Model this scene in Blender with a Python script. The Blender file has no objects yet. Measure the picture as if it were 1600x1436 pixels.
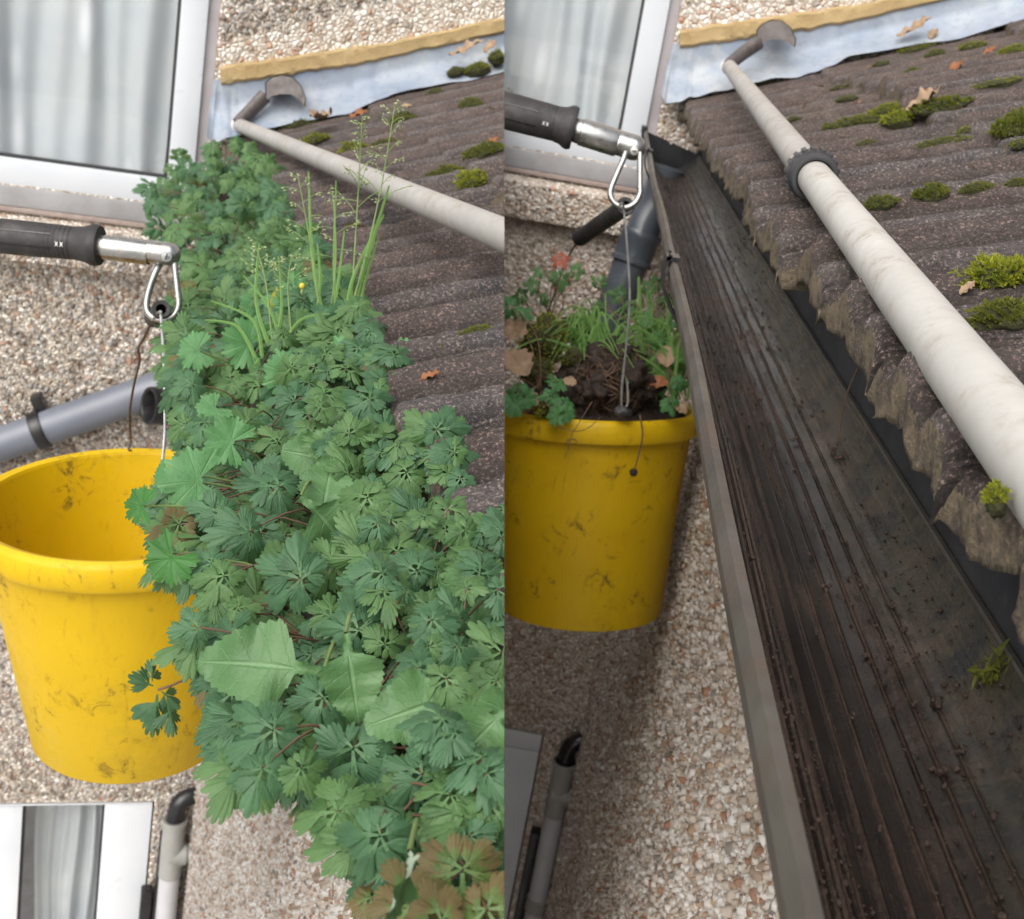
import bpy, bmesh, math, random
import numpy as np
from mathutils import Vector
random.seed(7); RNG = np.random.default_rng(7)
sc = bpy.context.scene
COL = sc.collection
# ------------------------------------------------------------------ camera
# world: Y runs along the cleaned gutter away from the viewer, Z up, camera at the origin
FPX, PX0, PY0 = 1900.0, 800.0, 718.0
def _frame(G, s):
    Y = np.array([(G[0]-PX0)/FPX, (G[1]-PY0)/FPX, 1.0]); Y /= np.linalg.norm(Y)
    X = np.array([1.0, s, -(Y[0]+s*Y[1])/Y[2]]); X /= np.linalg.norm(X)
    return np.array([X, Y, np.cross(X, Y)])
CAM = _frame((978, 61), 0.18)            # rows: world axes seen from the camera (right, down, forward)
right, down, fwd = CAM[:, 0], CAM[:, 1], CAM[:, 2]
cd = bpy.data.cameras.new("camera"); cam = bpy.data.objects.new("camera", cd); COL.objects.link(cam)
M = np.eye(4); M[:3, 0] = right; M[:3, 1] = -down; M[:3, 2] = -fwd
from mathutils import Matrix
cam.matrix_world = Matrix(M.tolist())
cd.sensor_fit = 'HORIZONTAL'; cd.sensor_width = 36.0; cd.lens = FPX/1600*36
cd.clip_start = 0.02; cd.clip_end = 500
cd.dof.use_dof = True; cd.dof.focus_distance = 0.60; cd.dof.aperture_fstop = 27.0
sc.camera = cam
# ------------------------------------------------------------------ sky, sun, exposure
SUN_EL, SUN_ROT = math.radians(46), math.radians(202)
w = bpy.data.worlds.new("World"); sc.world = w; w.use_nodes = True
nt = w.node_tree; bg = nt.nodes['Background']
sky = nt.nodes.new('ShaderNodeTexSky'); sky.sky_type = 'NISHITA'; sky.sun_disc = False
sky.sun_elevation = SUN_EL; sky.sun_rotation = SUN_ROT
sky.air_density = 1.0; sky.dust_density = 4.0; sky.ozone_density = 1.0
hs = nt.nodes.new('ShaderNodeHueSaturation'); hs.inputs['Saturation'].default_value = 0.35   # overcast: a greyer sky
nt.links.new(sky.outputs[0], hs.inputs['Color']); nt.links.new(hs.outputs[0], bg.inputs['Color'])
bg.inputs['Strength'].default_value = 0.085
sl = bpy.data.lights.new("sun", 'SUN'); sl.energy = 1.4; sl.angle = math.radians(75); sl.color = (1, .96, .9)
so = bpy.data.objects.new("sun", sl); COL.objects.link(so)
sd = Vector((math.sin(SUN_ROT)*math.cos(SUN_EL), math.cos(SUN_ROT)*math.cos(SUN_EL), math.sin(SUN_EL)))
so.rotation_euler = (-sd).to_track_quat('-Z', 'Y').to_euler()
sc.view_settings.view_transform = 'Standard'; sc.view_settings.look = 'None'
sc.view_settings.exposure = 1.13; sc.view_settings.gamma = 1.0
sc.render.engine = 'CYCLES'; sc.cycles.max_bounces = 8; sc.cycles.transparent_max_bounces = 12
# ------------------------------------------------------------------ helpers: frames
def nrm(v): v = np.asarray(v, float); return v/np.linalg.norm(v)
def ray(px, py):
    r = np.array([(px-PX0)/FPX, (py-PY0)/FPX, 1.0]); return CAM @ r
def pd(px, py, d): return ray(px, py)*d          # a point at camera depth d
def _rot(wv):
    t = np.linalg.norm(wv); k = np.asarray(wv)/t
    K = np.array([[0, -k[2], k[1]], [k[2], 0, -k[0]], [-k[1], k[0], 0]])
    return np.eye(3)+math.sin(t)*K+(1-math.cos(t))*K@K
QL = np.array([-.05083121, .01005545, .35323022, -.01721571, .06205724, .08278989])
ROTS = {'R': (np.eye(3), np.zeros(3)), 'L': (_rot(QL[:3]), QL[3:])}
def tw(side, p):                                   # house-local -> world
    R, o = ROTS[side]; return (np.asarray(p, float)-o) @ R.T
def tl(side, p):
    R, o = ROTS[side]; return np.asarray(p, float) @ R + o
def lray(side, px, py):
    R, o = ROTS[side]; return o.copy(), ray(px, py) @ R
def onwall(side, px, py, off=0.0):                 # house-local point on the end wall
    o, d = lray(side, px, py); return o+d*((WY-off-o[1])/d[1])
def onside(side, px, py, off=0.0):
    o, d = lray(side, px, py); return o+d*((SX-off-o[0])/d[0])
WY, SX = 2.66, 0.2
NPL = nrm(right + fwd*0.00632)                      # the two house corners meet along this upright plane
# ------------------------------------------------------------------ helpers: meshes
class MB:
    def __init__(s): s.v = []; s.f = []; s.uv = []; s.n = 0
    def add(s, v, f, uv=None):
        v = np.asarray(v, float).reshape(-1, 3)
        s.v.append(v); s.f.extend([tuple(i+s.n for i in q) for q in f])
        s.uv.append(np.zeros((len(v), 2)) if uv is None else np.asarray(uv, float))
        s.n += len(v); return s
    def grid(s, P, uv=None, wrap=False):            # P: (n, m, 3)
        n, m = P.shape[:2]; f = []
        for i in range(n-1):
            for j in range(m if wrap else m-1):
                k = (j+1) % m
                f.append((i*m+j, i*m+k, (i+1)*m+k, (i+1)*m+j))
        s.add(P.reshape(-1, 3), f, None if uv is None else uv.reshape(-1, 2)); return s
    def tube(s, path, r, seg=12, caps=True, sx=1.0):
        path = np.asarray(path, float); n = len(path)
        r = np.full(n, r) if np.isscalar(r) else np.asarray(r, float)
        T = np.gradient(path, axis=0); T /= np.linalg.norm(T, axis=1)[:, None]+1e-12
        a = np.array([0, 0, 1.0]); a = a if abs(T[0] @ a) < .9 else np.array([1.0, 0, 0])
        U = nrm(np.cross(T[0], a)); rings = []
        th = np.linspace(0, 2*math.pi, seg, endpoint=False)
        for i in range(n):
            U = U-T[i]*(U @ T[i]); U = nrm(U); W = np.cross(T[i], U)
            rings.append(path[i]+r[i]*(np.cos(th)[:, None]*U*sx+np.sin(th)[:, None]*W))
        P = np.array(rings); k0 = s.n
        uv = np.zeros((n, seg, 2)); L = np.concatenate([[0], np.cumsum(np.linalg.norm(np.diff(path, axis=0), axis=1))])
        uv[:, :, 0] = th[None]/(2*math.pi); uv[:, :, 1] = L[:, None]
        s.grid(P, uv, wrap=True)
        if caps:
            s.f.append(tuple(k0+j for j in reversed(range(seg)))); s.f.append(tuple(k0+(n-1)*seg+j for j in range(seg)))
        return s
    def box(s, c, ax, h):
        c = np.asarray(c, float); ax = [np.asarray(a, float) for a in ax]
        v = [c+ax[0]*h[0]*i+ax[1]*h[1]*j+ax[2]*h[2]*k for i in (-1, 1) for j in (-1, 1) for k in (-1, 1)]
        s.add(v, [(0, 1, 3, 2), (4, 6, 7, 5), (0, 4, 5, 1), (2, 3, 7, 6), (0, 2, 6, 4), (1, 5, 7, 3)]); return s
    def lathe(s, c, ax, prof, seg=64, a0=0, a1=2*math.pi):   # prof: [(r, h)] along the axis
        ax = nrm(ax); u = nrm(np.cross(ax, [0.31, 0.95, 0.1])); v = np.cross(ax, u)
        th = np.linspace(0, 2*math.pi, seg, endpoint=False)
        P = np.array([np.asarray(c)+ax*h+r*(np.cos(th)[:, None]*u+np.sin(th)[:, None]*v) for r, h in prof])
        s.grid(P, None, wrap=True); return s
def lbox(mb, side, x0, x1, y0, y1, z0, z1):
    v = tw(side, [(x, y, z) for x in (x0, x1) for y in (y0, y1) for z in (z0, z1)])
    mb.add(v, [(0, 1, 3, 2), (4, 6, 7, 5), (0, 4, 5, 1), (2, 3, 7, 6), (0, 2, 6, 4), (1, 5, 7, 3)])
def wpos(o):
    p = Vector((0, 0, 0))
    while o is not None: p += o.location; o = o.parent
    return np.array(p)
def obj(name, mb, m, parent=None, side=None, smooth=True, bevel=0, cap=True, loc=None, fast=False):
    """one mesh object from world-space verts, cut where its house corner ends"""
    V = np.concatenate(mb.v); UV = np.concatenate(mb.uv)
    sg = V @ NPL; sgn = {'R': 1, 'L': -1, None: 0}[side]
    if sgn and (sg*sgn).max() < 0: return None
    need = sgn and (sg*sgn).min() < 0
    base = wpos(parent)
    org = base if parent is not None else (np.zeros(3) if loc is None else np.asarray(loc, float))
    me = bpy.data.meshes.new(name)
    me.from_pydata((V-org).tolist(), [], mb.f)
    if UV.any():
        ul = me.uv_layers.new(name="uv"); idx = np.empty(len(me.loops), np.int32)
        me.loops.foreach_get('vertex_index', idx); ul.data.foreach_set('uv', UV[idx].astype(np.float32).ravel())
    if bevel or need or not fast:
        bm = bmesh.new(); bm.from_mesh(me)
        if not fast: bmesh.ops.recalc_face_normals(bm, faces=bm.faces)
        if bevel:
            ed = [e for e in bm.edges if len(e.link_faces) == 2 and e.calc_face_angle(0) > .6]
            bmesh.ops.bevel(bm, geom=ed, offset=bevel, segments=2, profile=.6, affect='EDGES', clamp_overlap=True)
        if need:
            r = bmesh.ops.bisect_plane(bm, geom=bm.verts[:]+bm.edges[:]+bm.faces[:], plane_co=Vector(-org), plane_no=Vector(NPL),
                                       clear_inner=sgn > 0, clear_outer=sgn < 0)
            if cap:
                ed = [e for e in r['geom_cut'] if isinstance(e, bmesh.types.BMEdge) and e.is_valid and e.is_boundary]
                if ed: bmesh.ops.holes_fill(bm, edges=ed, sides=0)
        if smooth and not fast:
            for e in bm.edges:
                if len(e.link_faces) == 2 and e.calc_face_angle(0) > math.radians(38): e.smooth = False
        bm.to_mesh(me); bm.free()
    if smooth: me.polygons.foreach_set('use_smooth', [True]*len(me.polygons))
    me.materials.append(m)
    o = bpy.data.objects.new(name, me); COL.objects.link(o)
    if parent is not None: o.parent = parent
    else: o.location = org
    return o
def tag(o, label, cat, group=None, kind=None):
    if o is None: return None
    o['label'] = label; o['category'] = cat
    if group: o['group'] = group
    if kind: o['kind'] = kind
    return o
def thing(name, label, cat, loc=(0, 0, 0), group=None):
    o = bpy.data.objects.new(name, None); COL.objects.link(o); o.location = tuple(loc); o.empty_display_size = .05
    return tag(o, label, cat, group)
# ------------------------------------------------------------------ helpers: materials
class NT:
    def __init__(s, name):
        s.m = bpy.data.materials.new(name); s.m.use_nodes = True; s.t = s.m.node_tree
        s.b = s.t.nodes['Principled BSDF']; s.tc = s.n('ShaderNodeTexCoord')
    def n(s, t, **k):
        x = s.t.nodes.new(t)
        for a, b in k.items(): setattr(x, a, b)
        return x
    def l(s, a, b): s.t.links.new(a, b)
    def set(s, node, **k):
        for a, b in k.items(): node.inputs[a.replace('_', ' ')].default_value = b
    def noise(s, scale, detail=5, rough=.55, vec=None, dist=0.0):
        x = s.n('ShaderNodeTexNoise'); s.set(x, Scale=scale, Detail=detail, Roughness=rough, Distortion=dist)
        s.l(vec if vec is not None else s.tc.outputs['Object'], x.inputs['Vector']); return x.outputs['Fac']
    def mapping(s, scale, rot=(0, 0, 0), out='Object'):
        x = s.n('ShaderNodeMapping'); x.inputs['Scale'].default_value = scale; x.inputs['Rotation'].default_value = rot
        s.l(s.tc.outputs[out], x.inputs['Vector']); return x.outputs[0]
    def ramp(s, fac, stops, interp='LINEAR'):
        x = s.n('ShaderNodeValToRGB'); cr = x.color_ramp; cr.interpolation = interp
        while len(cr.elements) < len(stops): cr.elements.new(.5)
        for e, (p, c) in zip(cr.elements, stops):
            e.position = p; e.color = (*c, 1) if not np.isscalar(c) else (c, c, c, 1)
        s.l(fac, x.inputs[0]); return x.outputs[0]
    def mix(s, fac, a, b, mode='MIX'):
        x = s.n('ShaderNodeMix', data_type='RGBA', blend_type=mode)
        for sock, v in ((x.inputs[0], fac), (x.inputs[6], a), (x.inputs[7], b)):
            if hasattr(v, 'is_output'): s.l(v, sock)
            else: sock.default_value = v if np.isscalar(v) else (*v, 1)
        return x.outputs[2]
    def math(s, op, a, b=0.0, c=0.0):
        x = s.n('ShaderNodeMath', operation=op)
        for sock, v in zip(x.inputs, (a, b, c)):
            if hasattr(v, 'is_output'): s.l(v, sock)
            else: sock.default_value = v
        return x.outputs[0]
    def bump(s, h, strength=.5, dist=.002, prev=None):
        x = s.n('ShaderNodeBump'); s.set(x, Strength=strength, Distance=dist); s.l(h, x.inputs['Height'])
        if prev is not None: s.l(prev, x.inputs['Normal'])
        return x.outputs[0]
    def out(s, color=None, rough=None, normal=None, **k):
        for sock, v in (('Base Color', color), ('Roughness', rough)):
            if v is None: continue
            if hasattr(v, 'is_output'): s.l(v, s.b.inputs[sock])
            else: s.b.inputs[sock].default_value = v if np.isscalar(v) else (*v, 1)
        if normal is not None: s.l(normal, s.b.inputs['Normal'])
        for a, b in k.items(): s.b.inputs[a.replace('_', ' ')].default_value = b
        return s.m
def mk(name, c1, c2, scale=20, rough=(.4, .7), bump=.2, bscale=200, bdist=.001, c3=None, s3=8, t3=(.55, .7), lo=.3, hi=.7, **k):
    t = NT(name); f = t.noise(scale, 6)
    c = t.ramp(f, [(lo, c1), (hi, c2)])
    if c3 is not None:
        c = t.mix(t.ramp(t.noise(s3, 6, .65), [(t3[0], 0.0), (t3[1], 1.0)]), c, c3)
    r = t.ramp(t.noise(scale*1.7, 4), [(.3, rough[0]), (.7, rough[1])])
    return t.out(c, r, t.bump(t.noise(bscale, 5), bump, bdist) if bump else None, **k)
def m_pebble(name, tint=(1, 1, 1), scale=100):
    t = NT(name)
    wv = t.n('ShaderNodeTexNoise'); t.set(wv, Scale=60.0, Detail=2.0); t.l(t.tc.outputs['Object'], wv.inputs['Vector'])
    wo = t.n('ShaderNodeVectorMath', operation='MULTIPLY_ADD'); t.l(wv.outputs['Color'], wo.inputs[0])
    wo.inputs[1].default_value = (.006,)*3; t.l(t.tc.outputs['Object'], wo.inputs[2])
    def vor(sc_, feat='F1'):
        v = t.n('ShaderNodeTexVoronoi', feature=feat); t.set(v, Scale=sc_); t.l(wo.outputs[0], v.inputs['Vector']); return v
    v1, e1, v2 = vor(scale), vor(scale, 'DISTANCE_TO_EDGE'), vor(scale*1.9)
    sep = t.n('ShaderNodeSeparateColor'); t.l(v1.outputs['Color'], sep.inputs[0])
    c = t.ramp(sep.outputs[0], [(0, (.66, .60, .53)), (.16, (.86, .83, .79)), (.34, (.36, .26, .20)), (.43, (.92, .90, .87)), (.6, (.60, .53, .46)),
                                (.72, (.40, .17, .085)), (.79, (.74, .68, .61)), (.88, (.22, .205, .20)), (.93, (.95, .94, .92))], 'CONSTANT')
    sep2 = t.n('ShaderNodeSeparateColor'); t.l(v2.outputs['Color'], sep2.inputs[0])
    c = t.mix(.28, c, t.ramp(sep2.outputs[1], [(0, (.8, .75, .68)), (.35, (.42, .34, .28)), (.7, (.9, .88, .84))], 'CONSTANT'))
    gap = t.ramp(e1.outputs['Distance'], [(.0, 1.0), (.09, 0.0)])
    c = t.mix(gap, c, (.33, .27, .215))
    st = t.ramp(t.noise(2.2, 5, .6), [(.35, 0.0), (.75, 1.0)])
    c = t.mix(t.math('MULTIPLY', st, .28), c, (.36, .3, .2))
    c = t.mix(1.0, c, tint, 'MULTIPLY')
    h1 = t.ramp(e1.outputs['Distance'], [(0, 0.0), (.35, 1.0)])
    hh = t.math('ADD', h1, t.math('MULTIPLY', sep.outputs[1], .8))
    return t.out(c, .8, t.bump(t.noise(700, 3), .25, .0006, t.bump(hh, .9, .004)))
def m_chip(name, tint):
    t = NT(name); g = t.n('ShaderNodeNewGeometry'); w_ = t.n('ShaderNodeTexWhiteNoise', noise_dimensions='1D'); t.l(t.math('MULTIPLY', g.outputs['Random Per Island'], 997.0), w_.inputs['W'])
    c = t.ramp(w_.outputs[0], [(0, (.60, .54, .47)), (.12, (.74, .71, .66)), (.26, (.34, .25, .19)), (.34, (.80, .78, .74)), (.50, (.50, .43, .36)), (.60, (.66, .58, .50)),
                               (.70, (.33, .15, .08)), (.75, (.60, .52, .44)), (.84, (.20, .185, .175)), (.88, (.84, .83, .80)), (.95, (.42, .27, .17))], 'CONSTANT')
    c = t.mix(t.ramp(t.noise(240, 4), [(.35, 0.0), (.7, .35)]), c, (.45, .36, .27)); st = t.ramp(t.noise(2.2, 5, .6), [(.42, 0.0), (.72, .5)]); c = t.mix(st, c, (.27, .23, .16))
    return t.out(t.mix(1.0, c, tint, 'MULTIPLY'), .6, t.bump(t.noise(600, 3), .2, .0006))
def m_leaf(name, c1, c2, under, vein=(.16, .30, .12), rough=.46, trans=.22, red=0.0):
    t = NT(name)
    g = t.n('ShaderNodeNewGeometry'); uvn = t.n('ShaderNodeUVMap'); sx = t.n('ShaderNodeSeparateXYZ'); t.l(uvn.outputs[0], sx.inputs[0])
    c = t.mix(g.outputs['Random Per Island'], c1, c2)
    c = t.mix(t.ramp(t.noise(90, 4), [(.35, 0.0), (.7, .55)]), c, tuple(x*1.5 for x in c2))
    if red: c = t.mix(t.ramp(t.math('ADD', sx.outputs[0], t.math('MULTIPLY', t.noise(60, 4), .9)), [(.9, 0.0), (1.35, red)]), c, (.16, .07, .045))
    vm = t.ramp(sx.outputs[1], [(.72, 0.0), (.98, 1.0)])
    c = t.mix(t.math('MULTIPLY', vm, .35), c, vein)
    c = t.mix(g.outputs['Backfacing'], c, under)
    h = t.math('ADD', t.math('MULTIPLY', vm, -.6), t.math('MULTIPLY', t.noise(500, 4), .7))
    nb = t.bump(h, .55, .0012)
    t.out(c, rough, nb, Specular_IOR_Level=.3)
    tr = t.n('ShaderNodeBsdfTranslucent'); t.l(t.mix(.5, c, (.2, .4, .05)), tr.inputs['Color'])
    ms = t.n('ShaderNodeMixShader'); ms.inputs[0].default_value = trans
    t.l(t.b.outputs[0], ms.inputs[1]); t.l(tr.outputs[0], ms.inputs[2]); t.l(ms.outputs[0], t.t.nodes['Material Output'].inputs[0])
    return t.m
def m_gutter():
    t = NT('wet_brown_gutter')
    uvn = t.n('ShaderNodeUVMap'); sx = t.n('ShaderNodeSeparateXYZ'); t.l(uvn.outputs[0], sx.inputs[0])
    u, v = sx.outputs[0], sx.outputs[1]
    st = t.noise(1, 6, .65, t.mapping((260, 7, 260)))           # silt streaked along the channel
    fine = t.noise(420, 6, .7)
    big = t.noise(9, 6, .65)
    fr = t.math('FRACT', t.math('MULTIPLY', u, NRIB))
    near = t.math('ABSOLUTE', t.math('SUBTRACT', fr, .5))       # .5 on the rib, 0 between
    edge = t.math('MULTIPLY', t.ramp(near, [(.30, 0.0), (.47, 1.0)]), t.ramp(u, [(.74, 1.0), (.86, .2)]))
    silt = t.math('ADD', t.math('MULTIPLY', st, .66), t.math('ADD', t.math('MULTIPLY', edge, .13), t.math('ADD', t.math('MULTIPLY', big, .40), t.math('MULTIPLY', fine, .14))))
    sm = t.ramp(silt, [(.60, 0.0), (.77, 1.0)])
    c = t.ramp(big, [(.3, (.008, .006, .005)), (.7, (.019, .0145, .012))])
    siltc = t.ramp(fine, [(.3, (.026, .015, .011)), (.5, (.062, .036, .026)), (.72, (.13, .082, .06))])
    c = t.mix(t.math('MULTIPLY', sm, .85), c, siltc)
    mudp = t.ramp(t.noise(13, 7, .7, None, .8), [(.47, 0.0), (.60, 1.0)]); c = t.mix(t.math('MULTIPLY', mudp, t.ramp(u, [(.62, 0.0), (.82, .75)])), c, t.ramp(fine, [(.3, (.05, .032, .026)), (.7, (.125, .082, .065))]))
    back = t.ramp(t.math('ADD', u, t.math('MULTIPLY', t.math('SUBTRACT', big, .5), .25)), [(.74, 0.0), (.9, 1.0)])
    algae_sheen = t.ramp(t.noise(22, 7, .7), [(.35, (.05, .054, .056)), (.48, (.10, .088, .06)), (.6, (.035, .045, .052)), (.75, (.13, .12, .06))])  # algae blotches plus a grey-blue wet sheen painted into the colour
    c = t.mix(t.math('MULTIPLY', back, .6), c, algae_sheen)
    r = t.ramp(t.math('ADD', t.math('MULTIPLY', sm, .5), t.math('MULTIPLY', t.noise(30, 5), .6)), [(.25, .12), (.5, .3), (.8, .75)])
    nb = t.bump(t.noise(35, 4), .25, .004, t.bump(t.math('ADD', fine, sm), .5, .0012))
    return t.out(c, r, nb, Specular_IOR_Level=.38, Coat_Weight=.14, Coat_Roughness=.06)
NRIB = 21.0
def m_tile():
    t = NT('weathered_concrete_tile')
    n1, n2, gr = t.noise(9, 6, .7), t.noise(34, 6, .7), t.noise(430, 5, .8)
    c = t.ramp(n1, [(.34, (.056, .043, .039)), (.5, (.088, .075, .069)), (.66, (.054, .055, .058))])
    c = t.mix(t.ramp(n2, [(.5, 0.0), (.68, .8)]), c, (.13, .115, .104))
    c = t.mix(t.ramp(gr, [(.54, 0.0), (.62, .85)]), c, (.40, .31, .28))
    c = t.mix(t.ramp(gr, [(.34, .85), (.45, 0.0)]), c, (.012, .010, .010))
    c = t.mix(t.ramp(t.noise(55, 6, .75), [(.60, 0.0), (.75, .55)]), c, (.085, .085, .03))
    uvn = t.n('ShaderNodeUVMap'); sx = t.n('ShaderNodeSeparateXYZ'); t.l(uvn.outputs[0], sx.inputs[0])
    wv = t.math('ADD', sx.outputs[0], t.math('MULTIPLY', t.math('SUBTRACT', n2, .5), .10))      # tone bands, greyer pans and browner rolls, that set off the ridges
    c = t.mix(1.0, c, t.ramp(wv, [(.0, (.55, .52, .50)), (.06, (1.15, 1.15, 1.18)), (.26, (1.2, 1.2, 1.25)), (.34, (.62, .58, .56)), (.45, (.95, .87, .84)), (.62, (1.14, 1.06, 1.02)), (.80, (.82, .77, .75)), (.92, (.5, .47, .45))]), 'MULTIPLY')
    jd = t.math('MAXIMUM', t.ramp(t.math('ABSOLUTE', t.math('SUBTRACT', wv, .965)), [(.012, 1.0), (.04, 0.0)]), t.math('MULTIPLY', t.ramp(t.math('ABSOLUTE', t.math('SUBTRACT', wv, .30)), [(.01, 1.0), (.03, 0.0)]), .6))
    c = t.mix(t.math('MULTIPLY', jd, .9), c, t.ramp(n1, [(.42, (.012, .010, .009)), (.6, (.045, .045, .012))]))
    return t.out(c, .85, t.bump(gr, 1.0, .003, t.bump(n2, .5, .005)), Specular_IOR_Level=.35)
def m_tile_edge():
    t = NT('broken_tile_edge')
    n2, gr = t.noise(60, 6, .7), t.noise(420, 4, .75)
    c = t.ramp(n2, [(.28, (.045, .036, .032)), (.42, (.10, .08, .06)), (.55, (.21, .165, .105)), (.7, (.09, .085, .042))])
    c = t.mix(t.ramp(gr, [(.55, 0.0), (.68, .6)]), c, (.34, .24, .18))
    c = t.mix(t.ramp(gr, [(.28, .8), (.42, 0.0)]), c, (.015, .012, .01))
    return t.out(c, .9, t.bump(gr, 1.0, .003, t.bump(n2, .8, .006)))
def m_bucket():
    t = NT('scuffed_yellow_plastic')
    sp = t.noise(38, 8, .8, None, .6); sc2 = t.noise(1, 6, .75, t.mapping((90, 90, 22)))
    mask = t.math('MULTIPLY', t.ramp(sp, [(.555, 0.0), (.62, 1.0)]), t.ramp(t.noise(14, 4), [(.45, 0.0), (.6, 1.0)]))
    c = t.ramp(t.noise(6, 4), [(.3, (.56, .355, .003)), (.7, (.645, .425, .004))])
    c = t.mix(t.ramp(sc2, [(.55, 0.0), (.75, .45)]), c, (.42, .26, .01))
    c = t.mix(t.math('MULTIPLY', mask, .8), c, (.035, .026, .012))
    sk = t.math('MULTIPLY', t.ramp(t.noise(1, 7, .8, t.mapping((120, 120, 9))), [(.60, 0.0), (.66, 1.0)]), t.ramp(t.noise(9, 4, .6), [(.48, 0.0), (.6, 1.0)])); c = t.mix(t.math('MULTIPLY', sk, .6), c, (.06, .042, .014))
    c = t.mix(t.ramp(t.noise(7, 8, .8), [(.52, 0.0), (.72, .4)]), c, (.27, .19, .03))
    return t.out(c, t.ramp(sp, [(.4, .38), (.65, .65)]), t.bump(t.noise(140, 5), .12, .001), Specular_IOR_Level=.3, Subsurface_Weight=.06, Subsurface_Radius=(.02, .01, .002), Subsurface_Scale=.5)
def m_sow():
    t = NT('pale_toothed_leaf'); g = t.n('ShaderNodeNewGeometry'); uvn = t.n('ShaderNodeUVMap'); sx = t.n('ShaderNodeSeparateXYZ'); t.l(uvn.outputs[0], sx.inputs[0])
    cc = t.math('ABSOLUTE', t.math('SUBTRACT', t.math('MULTIPLY', sx.outputs[0], 2.0), 1.0)); wob = t.math('MULTIPLY', t.noise(120, 3), .16)
    k = t.math('ABSOLUTE', t.math('SUBTRACT', t.math('FRACT', t.math('ADD', t.math('SUBTRACT', t.math('MULTIPLY', sx.outputs[1], 6.0), t.math('MULTIPLY', cc, 1.1)), wob)), .5))
    v1 = t.ramp(k, [(.015, 1.0), (.045, 0.0)]); v2 = t.ramp(cc, [(.03, 1.0), (.09, 0.0)]); vm = t.math('MAXIMUM', t.math('MULTIPLY', v1, .55), v2)
    c = t.ramp(t.noise(45, 5), [(.3, (.048, .118, .036)), (.7, (.078, .165, .058))]); c = t.mix(t.math('MULTIPLY', vm, .5), c, (.15, .26, .12)); c = t.mix(g.outputs['Backfacing'], c, (.26, .32, .24))
    nv = t.n('ShaderNodeTexVoronoi', feature='DISTANCE_TO_EDGE'); t.set(nv, Scale=330.0); t.l(t.tc.outputs['Object'], nv.inputs['Vector'])
    h = t.math('ADD', t.math('MULTIPLY', vm, -1.0), t.math('MULTIPLY', t.ramp(nv.outputs['Distance'], [(0, 0.0), (.2, 1.0)]), .10))
    return t.out(c, .5, t.bump(h, .5, .0012), Specular_IOR_Level=.4)
def m_glass():
    t = NT('window_glass')
    tr = t.n('ShaderNodeBsdfTransparent'); gl = t.n('ShaderNodeBsdfGlossy'); gl.inputs['Roughness'].default_value = .02
    fr = t.n('ShaderNodeLayerWeight'); fr.inputs[0].default_value = .5
    ms = t.n('ShaderNodeMixShader'); t.l(t.math('ADD', t.math('MULTIPLY', t.math('POWER', fr.outputs[1], 4.0), .6), .07), ms.inputs[0]); t.l(tr.outputs[0], ms.inputs[1]); t.l(gl.outputs[0], ms.inputs[2])
    t.l(ms.outputs[0], t.t.nodes['Material Output'].inputs[0]); return t.m
def m_pole(name, c1, c2):
    t = NT(name)
    st = t.noise(1, 6, .65, t.mapping((14, 14, 14))); bl = t.noise(70, 7, .75)
    c = t.ramp(st, [(.3, c1), (.7, c2)])
    m = t.math('MULTIPLY', t.ramp(bl, [(.50, 0.0), (.64, 1.0)]), t.ramp(t.noise(16, 4), [(.46, 0.0), (.58, 1.0)]))
    c = t.mix(t.math('MULTIPLY', m, .55), c, (.26, .19, .125))
    return t.out(c, t.ramp(bl, [(.3, .32), (.7, .6)]), t.bump(t.noise(300, 4), .1, .0006))
def m_flash():
    t = NT('pale_lead_flashing')
    a, b = t.noise(7, 6, .6, t.mapping((1, 1, 1.6))), t.noise(50, 6, .7)
    c = t.ramp(a, [(.3, (.19, .235, .31)), (.55, (.29, .33, .39)), (.75, (.39, .41, .43))])
    c = t.mix(t.ramp(b, [(.52, 0.0), (.7, .6)]), c, (.20, .215, .225)); c = t.mix(t.ramp(t.noise(14, 7, .7), [(.5, 0.0), (.68, .45)]), c, (.46, .46, .44))
    return t.out(c, t.ramp(b, [(.3, .4), (.7, .65)]), t.bump(a, .3, .01), Specular_IOR_Level=.4)
def m_curtain():
    t = NT('pale_curtain_fabric')
    c = t.ramp(t.noise(6, 4), [(.3, (.37, .41, .44)), (.7, (.47, .50, .50))])
    v = t.n('ShaderNodeTexVoronoi'); t.set(v, Scale=1.0); t.l(t.mapping((16, 4, 5), (0, .5, 0)), v.inputs['Vector'])
    c = t.mix(t.ramp(v.outputs['Distance'], [(.10, .5), (.3, 0.0)]), c, (.72, .75, .77))
    t.out(c, .8)
    return t.m
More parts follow.
